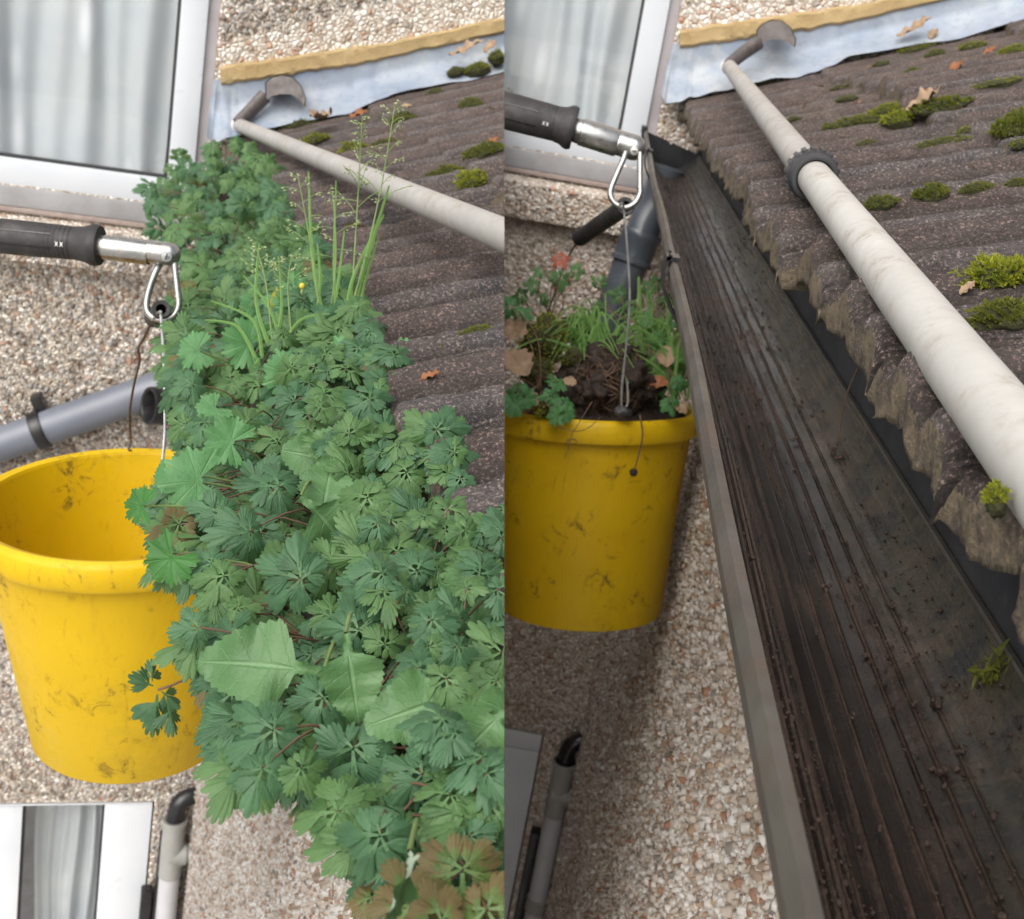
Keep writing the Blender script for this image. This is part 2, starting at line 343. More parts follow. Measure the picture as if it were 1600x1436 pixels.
MAT = dict(
    pebL=m_pebble('cream_pebbledash', (1.0, .97, .93)), pebR=m_pebble('pink_cream_pebbledash', (1.0, .955, .92)),
    chipL=m_chip('light_dimmed_stone_chips', (.51, .51, .52)), chipR=m_chip('pale_stone_chips', (.90, .89, .89)),  # same stone on both sides; left colour darkened to offset its brighter light
    upvc=mk('white_upvc', (.56, .59, .63), (.63, .65, .68), 8, (.25, .4), .03, 100),
    gasket=mk('black_gasket', (.02, .02, .022), (.03, .03, .03)), glass=m_glass(), curtain=m_curtain(),
    sillgrey=mk('grey_painted_sill', (.26, .255, .26), (.36, .355, .36), 14, (.5, .8), .3, 160, .001, (.24, .2, .17), 12, (.55, .75)),
    reveal=mk('mauve_grey_reveal', (.29, .27, .28), (.37, .35, .36), 14, (.5, .8), .3, 160),
    pinkseal=mk('pinkish_sealant', (.27, .205, .185), (.37, .30, .27), 40, (.6, .8), .4, 150),
    mortar=mk('tan_mortar', (.33, .23, .105), (.43, .315, .155), 25, (.8, .9), .8, 260, .003, (.34, .24, .11), 30, (.6, .8)),
    flash=m_flash(), tile=m_tile(), tile_edge=m_tile_edge(), gutter=m_gutter(),
    gutter_out=mk('grey_brown_gutter_outside', (.06, .054, .046), (.115, .105, .09), 18, (.4, .6), .3, 180, .001, (.10, .07, .055), 30, (.5, .7)),
    black=mk('black_plastic', (.008, .008, .009), (.016, .016, .018), 15, (.22, .4), .08, 120, .001),
    fascia=mk('slate_grey_fascia', (.030, .033, .038), (.055, .058, .064), 16, (.35, .55), .25, 140, .001, (.09, .08, .07), 60, (.62, .75)),
    greypipe=mk('grey_downpipe', (.12, .135, .165), (.17, .185, .22), 10, (.28, .4), .06, 90, .001, (.22, .2, .19), 18, (.62, .8)),
    darkpipe=mk('dark_grey_downpipe', (.045, .055, .068), (.085, .098, .115), 12, (.25, .4), .08, 90, .001, (.14, .14, .14), 25, (.6, .8)),
    wastegrey=mk('dull_grey_waste_pipe', (.25, .25, .235), (.33, .33, .31), 12, (.4, .6), .1, 90),
    wastepale=mk('pale_grey_waste_pipe', (.42, .42, .44), (.50, .50, .52), 12, (.35, .5), .1, 90, .001, (.2, .19, .18), 60, (.66, .75)),
    bucket=m_bucket(), steel=mk('scratched_steel', (.30, .30, .295), (.46, .46, .445), 60, (.2, .42), .15, 200, .0005, (.30, .20, .12), 60, (.60, .72), Metallic=.9),
    wire=mk('dull_steel_wire', (.36, .36, .36), (.5, .5, .5), 80, (.3, .5), .1, 300, Metallic=.8),
    rustwire=mk('rusty_dark_wire', (.06, .04, .03), (.13, .085, .06), 80, (.5, .7), .2, 300, Metallic=.3),
    rubber=mk('black_rubber_grip', (.018, .017, .018), (.036, .033, .033), 60, (.5, .75), .3, 400, .0006, (.085, .075, .07), 60, (.58, .8)),
    greyplastic=mk('dark_grey_plastic', (.022, .023, .026), (.05, .05, .054), 40, (.4, .6), .2, 200, .001, (.11, .10, .09), 50, (.6, .8)),
    pole=m_pole('cream_white_pole', (.41, .40, .375), (.52, .51, .485)), polethin=m_pole('grey_alloy_pole', (.30, .288, .272), (.40, .385, .365)),
    whitecap=mk('white_cap', (.72, .72, .7), (.8, .8, .78), 30), scraper=mk('dark_worn_scraper', (.055, .045, .042), (.12, .10, .095), 40, (.4, .65), .4, 160, .001, (.2, .17, .15), 45, (.6, .8)),
    soil=mk('damp_soil', (.014, .008, .006), (.045, .027, .019), 90, (.6, .95), 1.0, 260, .004, (.09, .055, .04), 140, (.58, .7)),
    mud=mk('reddish_mud', (.030, .018, .013), (.078, .046, .034), 150, (.55, .9), 1.0, 500, .002, (.12, .08, .06), 300, (.62, .72)),
    root=mk('brown_root', (.05, .028, .016), (.15, .09, .05), 80, (.6, .8), .2, 300), stem=mk('reddish_stem', (.10, .06, .035), (.17, .09, .06), 60, (.5, .7), 0),
    gstem=mk('green_stem', (.11, .17, .05), (.2, .28, .09), 60, (.5, .7), 0), seed=mk('pale_green_spikelet', (.24, .31, .13), (.40, .45, .24), 120, (.5, .7), 0),
    deadleaf=m_leaf('dry_tan_leaf', (.22, .145, .09), (.33, .23, .15), (.36, .28, .2), (.2, .12, .07), .6, .12),
    rustleaf=m_leaf('orange_brown_leaf', (.20, .075, .03), (.27, .11, .05), (.28, .14, .08), (.2, .06, .03), .55, .15),
    redleaf=m_leaf('coral_red_leaf', (.27, .075, .05), (.34, .11, .075), (.32, .14, .10), (.34, .07, .05), .5, .2),
    leafA=m_leaf('blue_green_leaf', (.024, .070, .029), (.062, .136, .066), (.15, .24, .13)),
    leafB=m_leaf('mid_green_leaf', (.036, .092, .028), (.088, .164, .060), (.15, .24, .13)),
    leafC=m_leaf('bronzed_leaf', (.045, .095, .022), (.10, .135, .04), (.15, .18, .08), red=.55),
    leafR=m_leaf('round_leaf_green', (.05, .15, .048), (.08, .20, .075), (.17, .28, .14), (.22, .38, .18)),
    leafD=m_leaf('dark_round_leaf', (.025, .10, .02), (.04, .14, .03), (.1, .2, .06), (.09, .2, .06)),
    leafS=m_sow(),
    grass=m_leaf('grass_blade_green', (.09, .22, .03), (.16, .32, .06), (.16, .3, .08), (.2, .36, .1), .42, .35),
    yellow=mk('yellow_petal', (.55, .42, .03), (.6, .48, .05), 60), moss1=m_leaf('bright_moss', (.16, .17, .010), (.34, .33, .025), (.2, .22, .03), rough=.6, trans=.3),
    moss2=m_leaf('olive_moss', (.075, .078, .008), (.17, .165, .018), (.13, .14, .03), rough=.6, trans=.3),
    mossbase=mk('dark_moss_base', (.02, .022, .006), (.05, .05, .012), 200, (.8, .95), 1.0, 500, .003),
    ground=mk('pale_concrete_paving', (.36, .35, .33), (.46, .45, .42), 3, (.7, .9), .4, 120))
# ------------------------------------------------------------------ the ground far below
g = MB(); g.add([(-300, -300, -3.4), (300, -300, -3.4), (300, 300, -3.4), (-300, 300, -3.4)], [(0, 1, 2, 3)])
o = obj('ground', g, MAT['ground']); o['kind'] = 'structure'; o['label'] = 'grey paving far below the gutters'
# ------------------------------------------------------------------ the two house corners
def smooth_noise(n, k, amp):
    a = RNG.normal(0, 1, n+2*k); ker = np.hanning(2*k+1); ker /= ker.sum()
    b = np.convolve(a, ker, 'same')[k:k+n]; return amp*b/(b.std()+1e-9)
X0R, Z0R = .137, -.141
def zroof(x, Y):
    p = np.radians(19+4.5*np.clip((Y-.6)/2.06, 0, 1)); return Z0R+np.tan(p)*(x-X0R)
def roll(Y):                                        # tile profile across the slope: narrow roll, wide dished pan
    t = np.mod(Y+.03, .15)/.15; up = np.clip(t/.07, 0, 1)
    return .012*up*(1-t)**1.2+.0125*np.exp(-((t-.56)/.13)**2)-.015*np.exp(-((t-.96)/.045)**2)-.007*np.exp(-((t-.30)/.035)**2)
def xstart(k, Y):
    if k == 0: return X0R+0*Y
    return .355+.03*np.clip(Y-.9, 0, 2)+.31*(k-1)+0*Y
def rooftop(x, Y):
    k = 0
    for kk in (1, 2, 3, 4):
        if x > xstart(kk, np.array(Y)): k = kk
    xs = xstart(k, np.array(Y)); return float(zroof(x, np.array(Y))+roll(np.array(Y))+.020*max(0, 1-(x-xs)/.36))
def chips(name, side, n, sample, axes, m, parent):
    """pebbledash: loose stone chips bedded in the render"""
    rg = np.random.default_rng(77 if side == 'R' else 78); C = sample(rg, n); W = tw(side, C)
    c = np.stack([W @ right, W @ down, W @ fwd], 1); px, py = PX0+FPX*c[:, 0]/c[:, 2], PY0+FPX*c[:, 1]/c[:, 2]
    ok = (c[:, 2] > .2) & (px > (775 if side == 'R' else -40)) & (px < (1640 if side == 'R' else 800)) & (py > -40) & (py < 1480); W = W[ok]; n = len(W)
    a, b, o = [ROTS[side][0] @ np.array(q) for q in axes]; r = np.clip(rg.lognormal(-5.80, .42, n), .0016, .0078)
    K = 6; th = np.linspace(0, 2*math.pi, K, endpoint=False)[None]+rg.uniform(0, 6, (n, 1))+rg.normal(0, .25, (n, K)); rr = r[:, None]*rg.uniform(.72, 1.2, (n, K)); st_ = rg.uniform(.55, 1.0, (n, 1)); ro = rg.uniform(0, 6.28, (n, 1))
    def ring(f, h): x, y = rr*f*np.cos(th), rr*f*np.sin(th)*st_; return x*np.cos(ro)-y*np.sin(ro), x*np.sin(ro)+y*np.cos(ro), h
    hgt = r*rg.uniform(.45, .95, n); tx, ty = rg.normal(0, .28, (n, 1)), rg.normal(0, .28, (n, 1)); V = np.zeros((n, 2*K+1, 3))
    for k, (f, h) in enumerate(((1.0, -.0008), (.62, 1))):
        x, y, h = ring(f, h); z = (hgt[:, None]*(1 if k else 0)+x*tx+y*ty) if k else np.full_like(x, -.0008)
        V[:, k*K:(k+1)*K] = W[:, None]+x[..., None]*a+y[..., None]*b+z[..., None]*o
    V[:, 2*K] = V[:, K:2*K].mean(1)+o*hgt[:, None]*.12
    F = [(i, (i+1) % K, K+(i+1) % K, K+i) for i in range(K)]+[(K+i, K+(i+1) % K, 2*K) for i in range(K)]
    lens = np.tile([len(q) for q in F], n); flat = np.concatenate([np.array(q) for q in F]); loops = (flat[None]+(2*K+1)*np.arange(n)[:, None]).ravel()
    base = wpos(parent); me = bpy.data.meshes.new(name); me.vertices.add(n*(2*K+1)); me.vertices.foreach_set('co', (V-base).astype(np.float32).ravel())
    me.loops.add(len(loops)); me.loops.foreach_set('vertex_index', loops.astype(np.int32)); me.polygons.add(len(lens))
    me.polygons.foreach_set('loop_start', np.concatenate([[0], np.cumsum(lens)[:-1]]).astype(np.int32)); me.polygons.foreach_set('loop_total', lens.astype(np.int32))
    me.update(calc_edges=True); me.materials.append(m); ob = bpy.data.objects.new(name, me); COL.objects.link(ob); ob.parent = parent; ob['kind'] = 'stuff'
def pebbles(S, h):
    def side_s(rg, n): return np.stack([np.full(n, SX), (.3 if S == 'R' else .952)+(2.36 if S == 'R' else 1.708)*rg.random(n), -2.3+2.0*rg.random(n)], 1)
    def end_s(rg, n):
        p = np.stack([-.75+1.75*rg.random(n), np.full(n, WY), -2.25+2.75*rg.random(n)], 1); x, z = p[:, 0], p[:, 2]
        bad = ((x < .104) & (z > -.41)) | ((x < .112) & (z < -1.648)) | ((x > .2) & (z < -.05)) | ((x > .08) & (z < .075+.42*(x-.09)) & (z > -.09+.3*(x-.1)))
        return p[~bad]
    def sill_s(rg, n): return np.stack([-.75+.878*rg.random(n), np.full(n, WY-.045), -.390+.072*rg.random(n)], 1)
    seen = (lambda f: f)
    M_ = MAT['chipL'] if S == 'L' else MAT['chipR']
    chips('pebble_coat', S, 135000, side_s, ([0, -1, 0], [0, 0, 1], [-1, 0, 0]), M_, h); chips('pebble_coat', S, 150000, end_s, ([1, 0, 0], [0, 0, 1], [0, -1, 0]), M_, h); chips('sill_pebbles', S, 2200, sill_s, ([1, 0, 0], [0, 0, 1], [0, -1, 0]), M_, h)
def build_house(side):
    S = side
    lab = {'L': 'pebbledashed house corner with mossy tiled roof, behind the overgrown gutter', 'R': 'pebbledashed house corner with mossy tiled roof, behind the emptied brown gutter'}[S]
    h = thing('house', lab, 'house', tw(S, (.2, WY, -5.2)))
    peb = MAT['peb'+S]
    # end wall with two window openings
    xs = [-1.9, -1.15, .098, .108, 3.2]; zs = [-5.2, -3.0, -1.655, -.40, -.25, 1.2, 2.6]
    mb = MB()
    def hole(x0, x1, z0, z1):
        return (x0 >= -1.15 and x1 <= .099 and z0 >= -.26 and z1 <= 1.2) or (x0 >= -1.15 and x1 <= .11 and z0 >= -3.0 and z1 <= -1.65)
    for i in range(len(xs)-1):
        for j in range(len(zs)-1):
            if hole(xs[i], xs[i+1], zs[j], zs[j+1]): continue
            a, b, c, d = xs[i], xs[i+1], zs[j], zs[j+1]
            mb.add(tw(S, [(a, WY, c), (b, WY, c), (b, WY, d), (a, WY, d)]), [(0, 1, 2, 3)])
            mb.add(tw(S, [(a, WY+.28, c), (b, WY+.28, c), (b, WY+.28, d), (a, WY+.28, d)]), [(0, 3, 2, 1)])
    for (x0, x1, z0, z1) in ((-1.15, .098, -.25, 1.2), (-1.15, .108, -3.0, -1.655)):
        for q in ([(x0, z0), (x1, z0)], [(x1, z0), (x1, z1)], [(x1, z1), (x0, z1)], [(x0, z1), (x0, z0)]):
            (ax, az), (bx, bz) = q
            mb.add(tw(S, [(ax, WY, az), (bx, WY, bz), (bx, WY+.28, bz), (ax, WY+.28, az)]), [(0, 1, 2, 3)])
    obj('end_wall', mb, peb, h, S, smooth=False, cap=False)
    mb = MB(); lbox(mb, S, SX, SX+.10, -1.2 if S == 'R' else .95, WY-.001, -5.2, -.155); obj('side_wall', mb, peb, h, S, smooth=False)
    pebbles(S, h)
    # windows
    def window(x0, x1, z0, z1, bars, fw, fr, dep=.0):
        f = MB(); Y0, Y1 = WY+dep, WY+dep+.07
        lbox(f, S, x0, x1, Y0, Y1, z0, z0+fw); lbox(f, S, x0, x1, Y0, Y1, z1-fw, z1)
        lbox(f, S, x1-fr, x1, Y0, Y1, z0+fw, z1-fw); lbox(f, S, x0, x0+fr, Y0, Y1, z0+fw, z1-fw)
        for (b0, b1) in bars: lbox(f, S, b0, b1, Y0+.004, Y1, z0+fw, z1-fw)
        wf = obj('window', f, MAT['upvc'], h, S, smooth=True, bevel=.006)
        k = MB(); ed = [x0+fr]+[b for bb in bars for b in bb]+[x1-fr]
        for a, b in zip(ed[0::2], ed[1::2]):
            for q in ((a, a+.006, z0+fw, z1-fw), (b-.006, b, z0+fw, z1-fw), (a, b, z0+fw, z0+fw+.006)):
                lbox(k, S, q[0], q[1], Y0+.012, Y0+.03, q[2], q[3])
        if wf: obj('gasket', k, MAT['gasket'], wf, S, smooth=False)
        p = MB(); p.add(tw(S, [(x0+fr, Y0+.024, z0+fw), (x1-fr, Y0+.024, z0+fw), (x1-fr, Y0+.024, z1-fw), (x0+fr, Y0+.024, z1-fw)]), [(0, 1, 2, 3)])
        if wf: obj('pane', p, MAT['glass'], wf, S, smooth=False, cap=False)
        return wf
    window(-1.1, .076, -.252, 1.19, [], .052, .052, .0)
    window(-1.1, .104, -2.99, -1.66, [(-.255, -.185)], .004 if S == 'L' else .05, .108, .0)
    mb = MB(); lbox(mb, S, .0765, .0975, WY+.012, WY+.10, -.29, 1.2); obj('reveal', mb, MAT['reveal'], h, S, smooth=False)
    mb = MB(); lbox(mb, S, -1.2, .0975, WY-.006, WY+.1, -.292, -.2525); sl_ = obj('window_sill', mb, MAT['sillgrey'], h, S, bevel=.003)
    mb = MB(); lbox(mb, S, -1.2, .10, WY-.010, WY+.05, -.302, -.2925); obj('sealant', mb, MAT['pinkseal'], sl_ or h, S, bevel=.002)
    mb = MB(); v = tw(S, [(x, y, z) for x in (-1.25, .13) for (y, z) in ((WY+.02, -.3025), (WY-.045, -.316), (WY-.045, -.392), (WY+.02, -.40))])
    mb.add(v, [(0, 1, 2, 3), (4, 7, 6, 5), (0, 4, 5, 1), (1, 5, 6, 2), (2, 6, 7, 3), (3, 7, 4, 0)])
    obj('stone_sill', mb, peb, h, S, bevel=.004)
    # mortar line and lead flashing on the end wall above the tiles
    top = [(1062, 48), (1130, 36), (1200, 27), (1270, 17), (1330, 8), (1460, -20), (1600, -52), (1800, -96)]
    mid = [(1062, 76), (1130, 66), (1200, 54), (1270, 46), (1330, 34), (1460, 3), (1600, -28), (1800, -70)]
    def dens(pts, off, n=120, jit=0):
        P = np.array([onwall('R', a, b, off) for a, b in pts]); t = np.linspace(0, len(P)-1, n); i = np.arange(len(P))
        Q = np.stack([np.interp(t, i, P[:, k]) for k in range(3)], 1)
        if jit: Q[:, 2] += smooth_noise(n, 3, jit)
        return Q
    a, b = dens(top, 0, jit=.0012), dens(mid, 0, jit=.0012)
    P = []
    for tt, off in ((0, -.002), (0, .008), (.15, .012), (.5, .011), (.85, .012), (1, .007), (1, -.002)):
        q = a*(1-tt)+b*tt; q = q.copy(); q[:, 1] = WY-off-np.abs(smooth_noise(len(q), 2, .001)); P.append(q)
    mb = MB(); mb.grid(tw(S, np.array(P))); obj('mortar_fillet', mb, MAT['mortar'], h, S, cap=False)
    lo = [(1032, 150), (1040, 163), (1060, 158), (1085, 150), (1140, 137), (1200, 126), (1250, 119), (1290, 105), (1325, 88), (1420, 72), (1500, 58), (1600, 30), (1800, -20)]
    up = [(1052, 68), (1056, 68), (1066, 67), (1090, 64), (1140, 56), (1200, 48), (1250, 43), (1290, 38), (1325, 28), (1420, 7), (1500, -12), (1600, -36), (1800, -78)]
    A, B = dens(up, .003), dens(lo, .055)
    P = []
    wob = smooth_noise(120, 5, .0035)
    for tt in np.linspace(0, 1, 12):
        q = A*(1-tt)+B*tt; q[:, 1] = WY-.004-.060*np.clip((tt-.45)/.55, 0, 1)**1.6-np.abs(wob)*tt; q[:, 2] += wob*.5*tt
        P.append(q)
    P = np.array(P); back = P.copy(); back[:, :, 1] += .003; back[:, :, 2] -= .001
    mb = MB(); mb.grid(tw(S, P)); mb.grid(tw(S, back[::-1])); mb.grid(tw(S, np.array([P[-1], back[-1]])))
    obj('lead_flashing', mb, MAT['flash'], h, S, cap=False, bevel=0, fast=True)
    # fascia
    mb = MB(); lbox(mb, S, .1915, SX-.001, -1.2, WY-.03, -.36, -.128)
    obj('fascia', mb, MAT['fascia'], h, S, bevel=.002)
    # roof: courses of rolled concrete tiles with thick worn front edges
    root = None
    for k in range(5):
        Y = np.geomspace(.16, WY-.012, 1700); n = len(Y)
        tile = np.floor((Y+.06)/.30).astype(int)
        rr = np.random.default_rng(31+k+(0 if S == 'R' else 9)); jx, jz = rr.normal(0, .005, 40), rr.normal(0, .0035, 40)
        xs = xstart(k, Y)+jx[tile]+smooth_noise(n, 36, .0012)+smooth_noise(n, 9, .0005); xe = xstart(k+1, Y)+.05
        seam = np.mod(Y+.06, .30); notch = -.005*np.exp(-((np.minimum(seam, .3-seam))/.004)**2)
        base = roll(Y)+jz[tile]+notch
        tt_ = np.mod(Y+.03, .15)/.15
        irr = 1+smooth_noise(n, 66, .5); pocket = irr*.011*np.exp(-((tt_-.98)/.06)**2)+.006*np.exp(-((tt_-.45)/.05)**2)
        bot = zroof(xs, Y)+.001+.30*base+pocket+smooth_noise(n, 60, .0018)+smooth_noise(n, 16, .0007)
        P = []
        m_ = 16
        for i, t in enumerate(np.linspace(0, 1, m_)):
            x = xs+.006+(xe-xs-.006)*t; P.append(np.stack([x, Y, zroof(x, Y)+base+.020*(1-(x-xs)/.36)+smooth_noise(n, 2, .0011)], 1))
        x = xs+.0005; e1 = np.stack([x, Y, P[0][:, 2]-.007], 1); e0 = np.stack([xs+.0025, Y, P[0][:, 2]-.0022], 1)
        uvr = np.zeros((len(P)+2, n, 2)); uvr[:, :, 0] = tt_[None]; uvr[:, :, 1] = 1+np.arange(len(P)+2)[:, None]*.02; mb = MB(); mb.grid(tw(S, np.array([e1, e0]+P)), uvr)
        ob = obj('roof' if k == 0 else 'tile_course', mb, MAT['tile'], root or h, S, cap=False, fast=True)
        if root is None: root = ob
        E = [e1]
        for q in (.3, .6, .85, 1.0):
            E.append(np.stack([xs+smooth_noise(n, 18, .0006)+.003*q, Y, e1[:, 2]*(1-q)+bot*q], 1))
        E.append(np.stack([xs+.05, Y, E[-1][:, 2]+.006], 1)); E.append(np.stack([xs+.2, Y, E[-1][:, 2]+.04], 1))
        mb = MB(); mb.grid(tw(S, np.array(E[::-1])))
        if root: obj('tile_edge', mb, MAT['tile_edge'], root, S, cap=False, fast=True)
    # curtains hang inside
    def curtain(name, x0, x1, z0, z1, Y0, amp, fr, label):
        xx = np.linspace(x0, x1, int((x1-x0)*420)); zz = np.linspace(z0, z1, 40); X, Z = np.meshgrid(xx, zz)
        ph = smooth_noise(len(xx), 25, .9)[None]
        D = amp*(np.sin(X*fr+ph+.5*np.sin(Z*3))+.5*np.sin(X*fr*2.3+1.3*Z+2)+.25*np.sin(X*fr*.45+Z*2))
        P = np.stack([X+.006*np.sin(Z*9+X*30), WY+Y0+D, Z], 2); mb = MB(); mb.grid(tw(S, P))
        c = obj(name, mb, MAT['curtain'], None, S, cap=False, fast=True, loc=tw(S, ((x0+x1)/2, WY+Y0, z0)))
        tag(c, label, 'curtain')
    wh = {'L': 'behind the leaves', 'R': 'behind the black hook handle'}[S]
    curtain('curtain', -1.05, .0225, -.21, 1.15, .095, .0085, 48, 'pale patterned curtain hanging in the upper window '+('left of the overgrown gutter' if S == 'L' else 'behind the black hook handle'))
    for (z0, z1) in ((-.25, 1.2), (-3.0, -1.655)):
        mb = MB(); v = tw(S, [(x, y, z) for x in (-1.2, .25) for y in (WY+.27, WY+1.2) for z in (z0-.05, z1+.05)])
        mb.add(v, [(2, 3, 7, 6), (0, 1, 3, 2), (4, 6, 7, 5), (0, 2, 6, 4), (1, 5, 7, 3)]); obj('room', mb, MAT['sillgrey'], h, S, smooth=False, cap=True)
    if S == 'L':
        curtain('curtain', -.155, -.012, -2.9, -1.6, .085, .009, 95, 'grey curtain folds in the lower window beneath the empty yellow bucket')
    return h
HOUSE = {s: build_house(s) for s in 'LR'}
# ------------------------------------------------------------------ gutters
GC, GR = np.array([.129, -.1825]), .0585
EM = nrm([.116, -.029]); ND = np.array([EM[1], -EM[0]])
def gpt(phi, r, Y):
    cp = math.cos(phi); cp = cp**2.4 if 0 < cp < .9999 else cp
    q = GC-r*cp*EM+r*math.sin(phi)*ND; return np.array([q[0], Y, q[1]])
GY1 = 2.585
def rib_h(u):
    f = abs((u*NRIB) % 1-.5); return .0015*max(0, 1-((.5-f)/.11)**2) if f > .39 else 0.0
def build_gutter(side, label):
    S = side
    t = thing('gutter', label, 'gutter', tw(S, (.129, 1.3, -.25)))
    us = np.linspace(0, 1, 400); Ys = np.linspace(-.25, GY1, 90)
    warp = smooth_noise(90, 12, .0012)
    def shell(r, rib):
        P = np.zeros((len(Ys), len(us), 3)); uv = np.zeros((len(Ys), len(us), 2))
        for j, u in enumerate(us):
            p = gpt(math.pi*u, r-(rib_h(u) if rib and .05 < u < .84 else 0), 0)
            P[:, j, 0] = p[0]+warp*(1-u); P[:, j, 1] = Ys; P[:, j, 2] = p[2]; uv[:, j, 0] = u; uv[:, j, 1] = Ys
        return P, uv
    Pi, uvi = shell(GR, True); Po, uvo = shell(GR+.0026, False)
    mb = MB(); mb.grid(tw(S, Pi), uvi); obj('channel', mb, MAT['gutter'], t, S, cap=False, fast=True)
    mb = MB(); mb.grid(tw(S, Po[:, ::-1]))
    # front lip: a flat rolled rim; rear lip: thin edge
    def lip(u, wid, hgt):
        q = []
        for dr, dz in ((-.0002, 0), (-.0002, hgt), (wid, hgt), (wid, -.004)):
            p = gpt(math.pi*u, GR+dr, 0); q.append(np.stack([p[0]-EM[0]*0+0*Ys+warp*(1-u)-ND[0]*dz, Ys, p[2]-ND[1]*dz+0*Ys], 1))
        mb.grid(tw(S, np.array(q)))
    lip(0, .0042, .003); lip(1, .0028, .0015)
    obj('outer_face', mb, MAT['gutter_out'], t, S, cap=False, fast=False)
    # black stop end with its own half round wall
    mb = MB(); prof = []
    for r in (GR+.0055, GR+.0012):
        prof.append(r)
    ph = np.linspace(0, math.pi, 40)
    def arc(r, Y): return np.array([gpt(a, r, Y) for a in ph])
    G = np.array([arc(GR-.0012, GY1-.045), arc(GR+.0065, GY1-.045), arc(GR+.0065, GY1+.006), arc(.004, GY1+.006)])
    mb.grid(tw(S, G))
    G = np.array([arc(GR-.0012, GY1-.045), arc(GR-.0035, GY1-.03), arc(GR-.0035, GY1), arc(.004, GY1)]); mb.grid(tw(S, G[::-1]))
    for a in (0, math.pi):
        p = gpt(a, GR+.002, 0); sgn = -1 if a == 0 else 1
        c = np.array([p[0]+sgn*.001, GY1-.02, p[2]+.004]); mb.box(tw(S, c), [tw(S, c+v)-tw(S, c) for v in np.eye(3)], (.006, .028, .006))
    obj('stop_end', mb, MAT['black'], t, S, cap=False)
    # brackets: strap under the gutter with a clip over the front lip
    for Yb in (1.02, 2.05) if S == 'R' else (1.5,):
        mb = MB(); aa = np.linspace(-.12, math.pi+.05, 36)
        G = np.array([[gpt(a, r, y) for a in aa] for (r, y) in ((GR+.0055, Yb-.011), (GR+.0085, Yb-.011), (GR+.0085, Yb+.011), (GR+.0055, Yb+.011))]); mb.grid(tw(S, G))
        p = gpt(0, GR+.002, Yb); mb.box(tw(S, p+np.array([0, 0, .0052])), [tw(S, p+v)-tw(S, p) for v in np.eye(3)], (.0055, .011, .0018))
        obj('bracket', mb, MAT['black'], t, S, cap=False)
    return t
GUT = {'R': build_gutter('R', 'cleaned brown half-round gutter with ribs, silt streaks and a black stop end'),
       'L': build_gutter('L', 'dark half-round gutter buried under the mass of leafy weeds')}
# ------------------------------------------------------------------ pipes
def pxpath(pts): return np.array([pd(a, b, c) for a, b, c in pts])
def bez(P, n=40):                                   # smooth path through points
    P = np.asarray(P, float); m = len(P); t = np.linspace(0, m-1, n); out = []
    for x in t:
        i = min(int(x), m-2); f = x-i
        p0, p1, p2, p3 = P[max(i-1, 0)], P[i], P[i+1], P[min(i+2, m-1)]
        out.append(.5*((2*p1)+(-p0+p2)*f+(2*p0-5*p1+4*p2-p3)*f*f+(-p0+3*p1-3*p2+p3)*f**3))
    return np.array(out)
def lp(side, pts): return np.array([tw(side, p) for p in pts])
# right: swan neck from the outlet, grey pipe going down behind the bucket
t = thing('downpipe', 'dark grey downpipe dropping from the stop end behind the full bucket', 'downpipe', tw('R', (.11, 2.5, -.6)))
mb = MB(); mb.tube(lp('R', bez([(.129, 2.50, -.225), (.120, 2.50, -.29), (.106, 2.49, -.335), (.100, 2.47, -.37)])), .034, 32); obj('swan_neck', mb, MAT['darkpipe'], t, 'R')
mb = MB()
ax = nrm(np.array([-.02, -.02, -.11])); c0 = np.array([.101, 2.472, -.355])
mb.lathe(tw('R', c0), ax, [(.034, 0), (.040, .0), (.0415, .004), (.0415, .014), (.0395, .018), (.0395, .055), (.043, .057), (.043, .066), (.036, .066)], 40)
obj('socket_collar', mb, MAT['darkpipe'], t, 'R')
mb = MB(); mb.tube(lp('R', [c0+ax*.06, c0+ax*.12, c0+ax*.40]), .0355, 32); obj('pipe', mb, MAT['darkpipe'], t, 'R')
mb = MB(); e0 = c0+ax*.30
mb.lathe(tw('R', e0), ax, [(.0356, 0), (.042, 0), (.043, .01), (.042, .05), (.036, .05)], 40); obj('socket_collar', mb, MAT['black'], t, 'R')
# left: pipe run along the end wall with a clip and an open black branch
t = thing('downpipe', 'pale grey pipe run slanting along the pebbledash behind the empty bucket, black branch open', 'downpipe', tw('L', (-.1, WY-.05, -.8)))
pa, pb = onwall('L', -60, 716, .05), onwall('L', 300, 588, .05)
mb = MB(); mb.tube(lp('L', [pa, pa*.5+pb*.5, pb]), .036, 32); obj('pipe', mb, MAT['greypipe'], t, 'L')
d = nrm(pb-pa); pc = onwall('L', 62, 672, .05)
mb = MB(); mb.lathe(tw('L', pc-d*.012), tw('L', pc+d)-tw('L', pc), [(.0365, 0), (.041, 0), (.041, .024), (.0365, .024)], 36)
q = onwall('L', 60, 628, .03); mb.box(tw('L', q), [tw('L', q+v)-tw('L', q) for v in (nrm(d), np.array([0, 1.0, 0]), np.cross(nrm(d), [0, 1.0, 0]))], (.011, .02, .016))
obj('pipe_clip', mb, MAT['black'], t, 'L', bevel=.003)
m0 = pd(232, 634, 2.42); m1 = pd(318, 640, 2.50); md = nrm(m1-m0)
mb = MB(); mb.lathe(m0, md, [(.030, .10), (.030, .002), (.0315, 0), (.0375, 0), (.0385, .004), (.0385, .03), (.036, .034), (.036, .12), (.0, .12)], 40)
b0 = m0+md*.085; mb.tube(bez([b0+np.array([0, 0, .0]), b0+np.array([.01, .0, -.045]), b0+np.array([.012, 0, -.10])], 12), .037, 32)
obj('open_branch', mb, MAT['black'], t, 'L', cap=True)
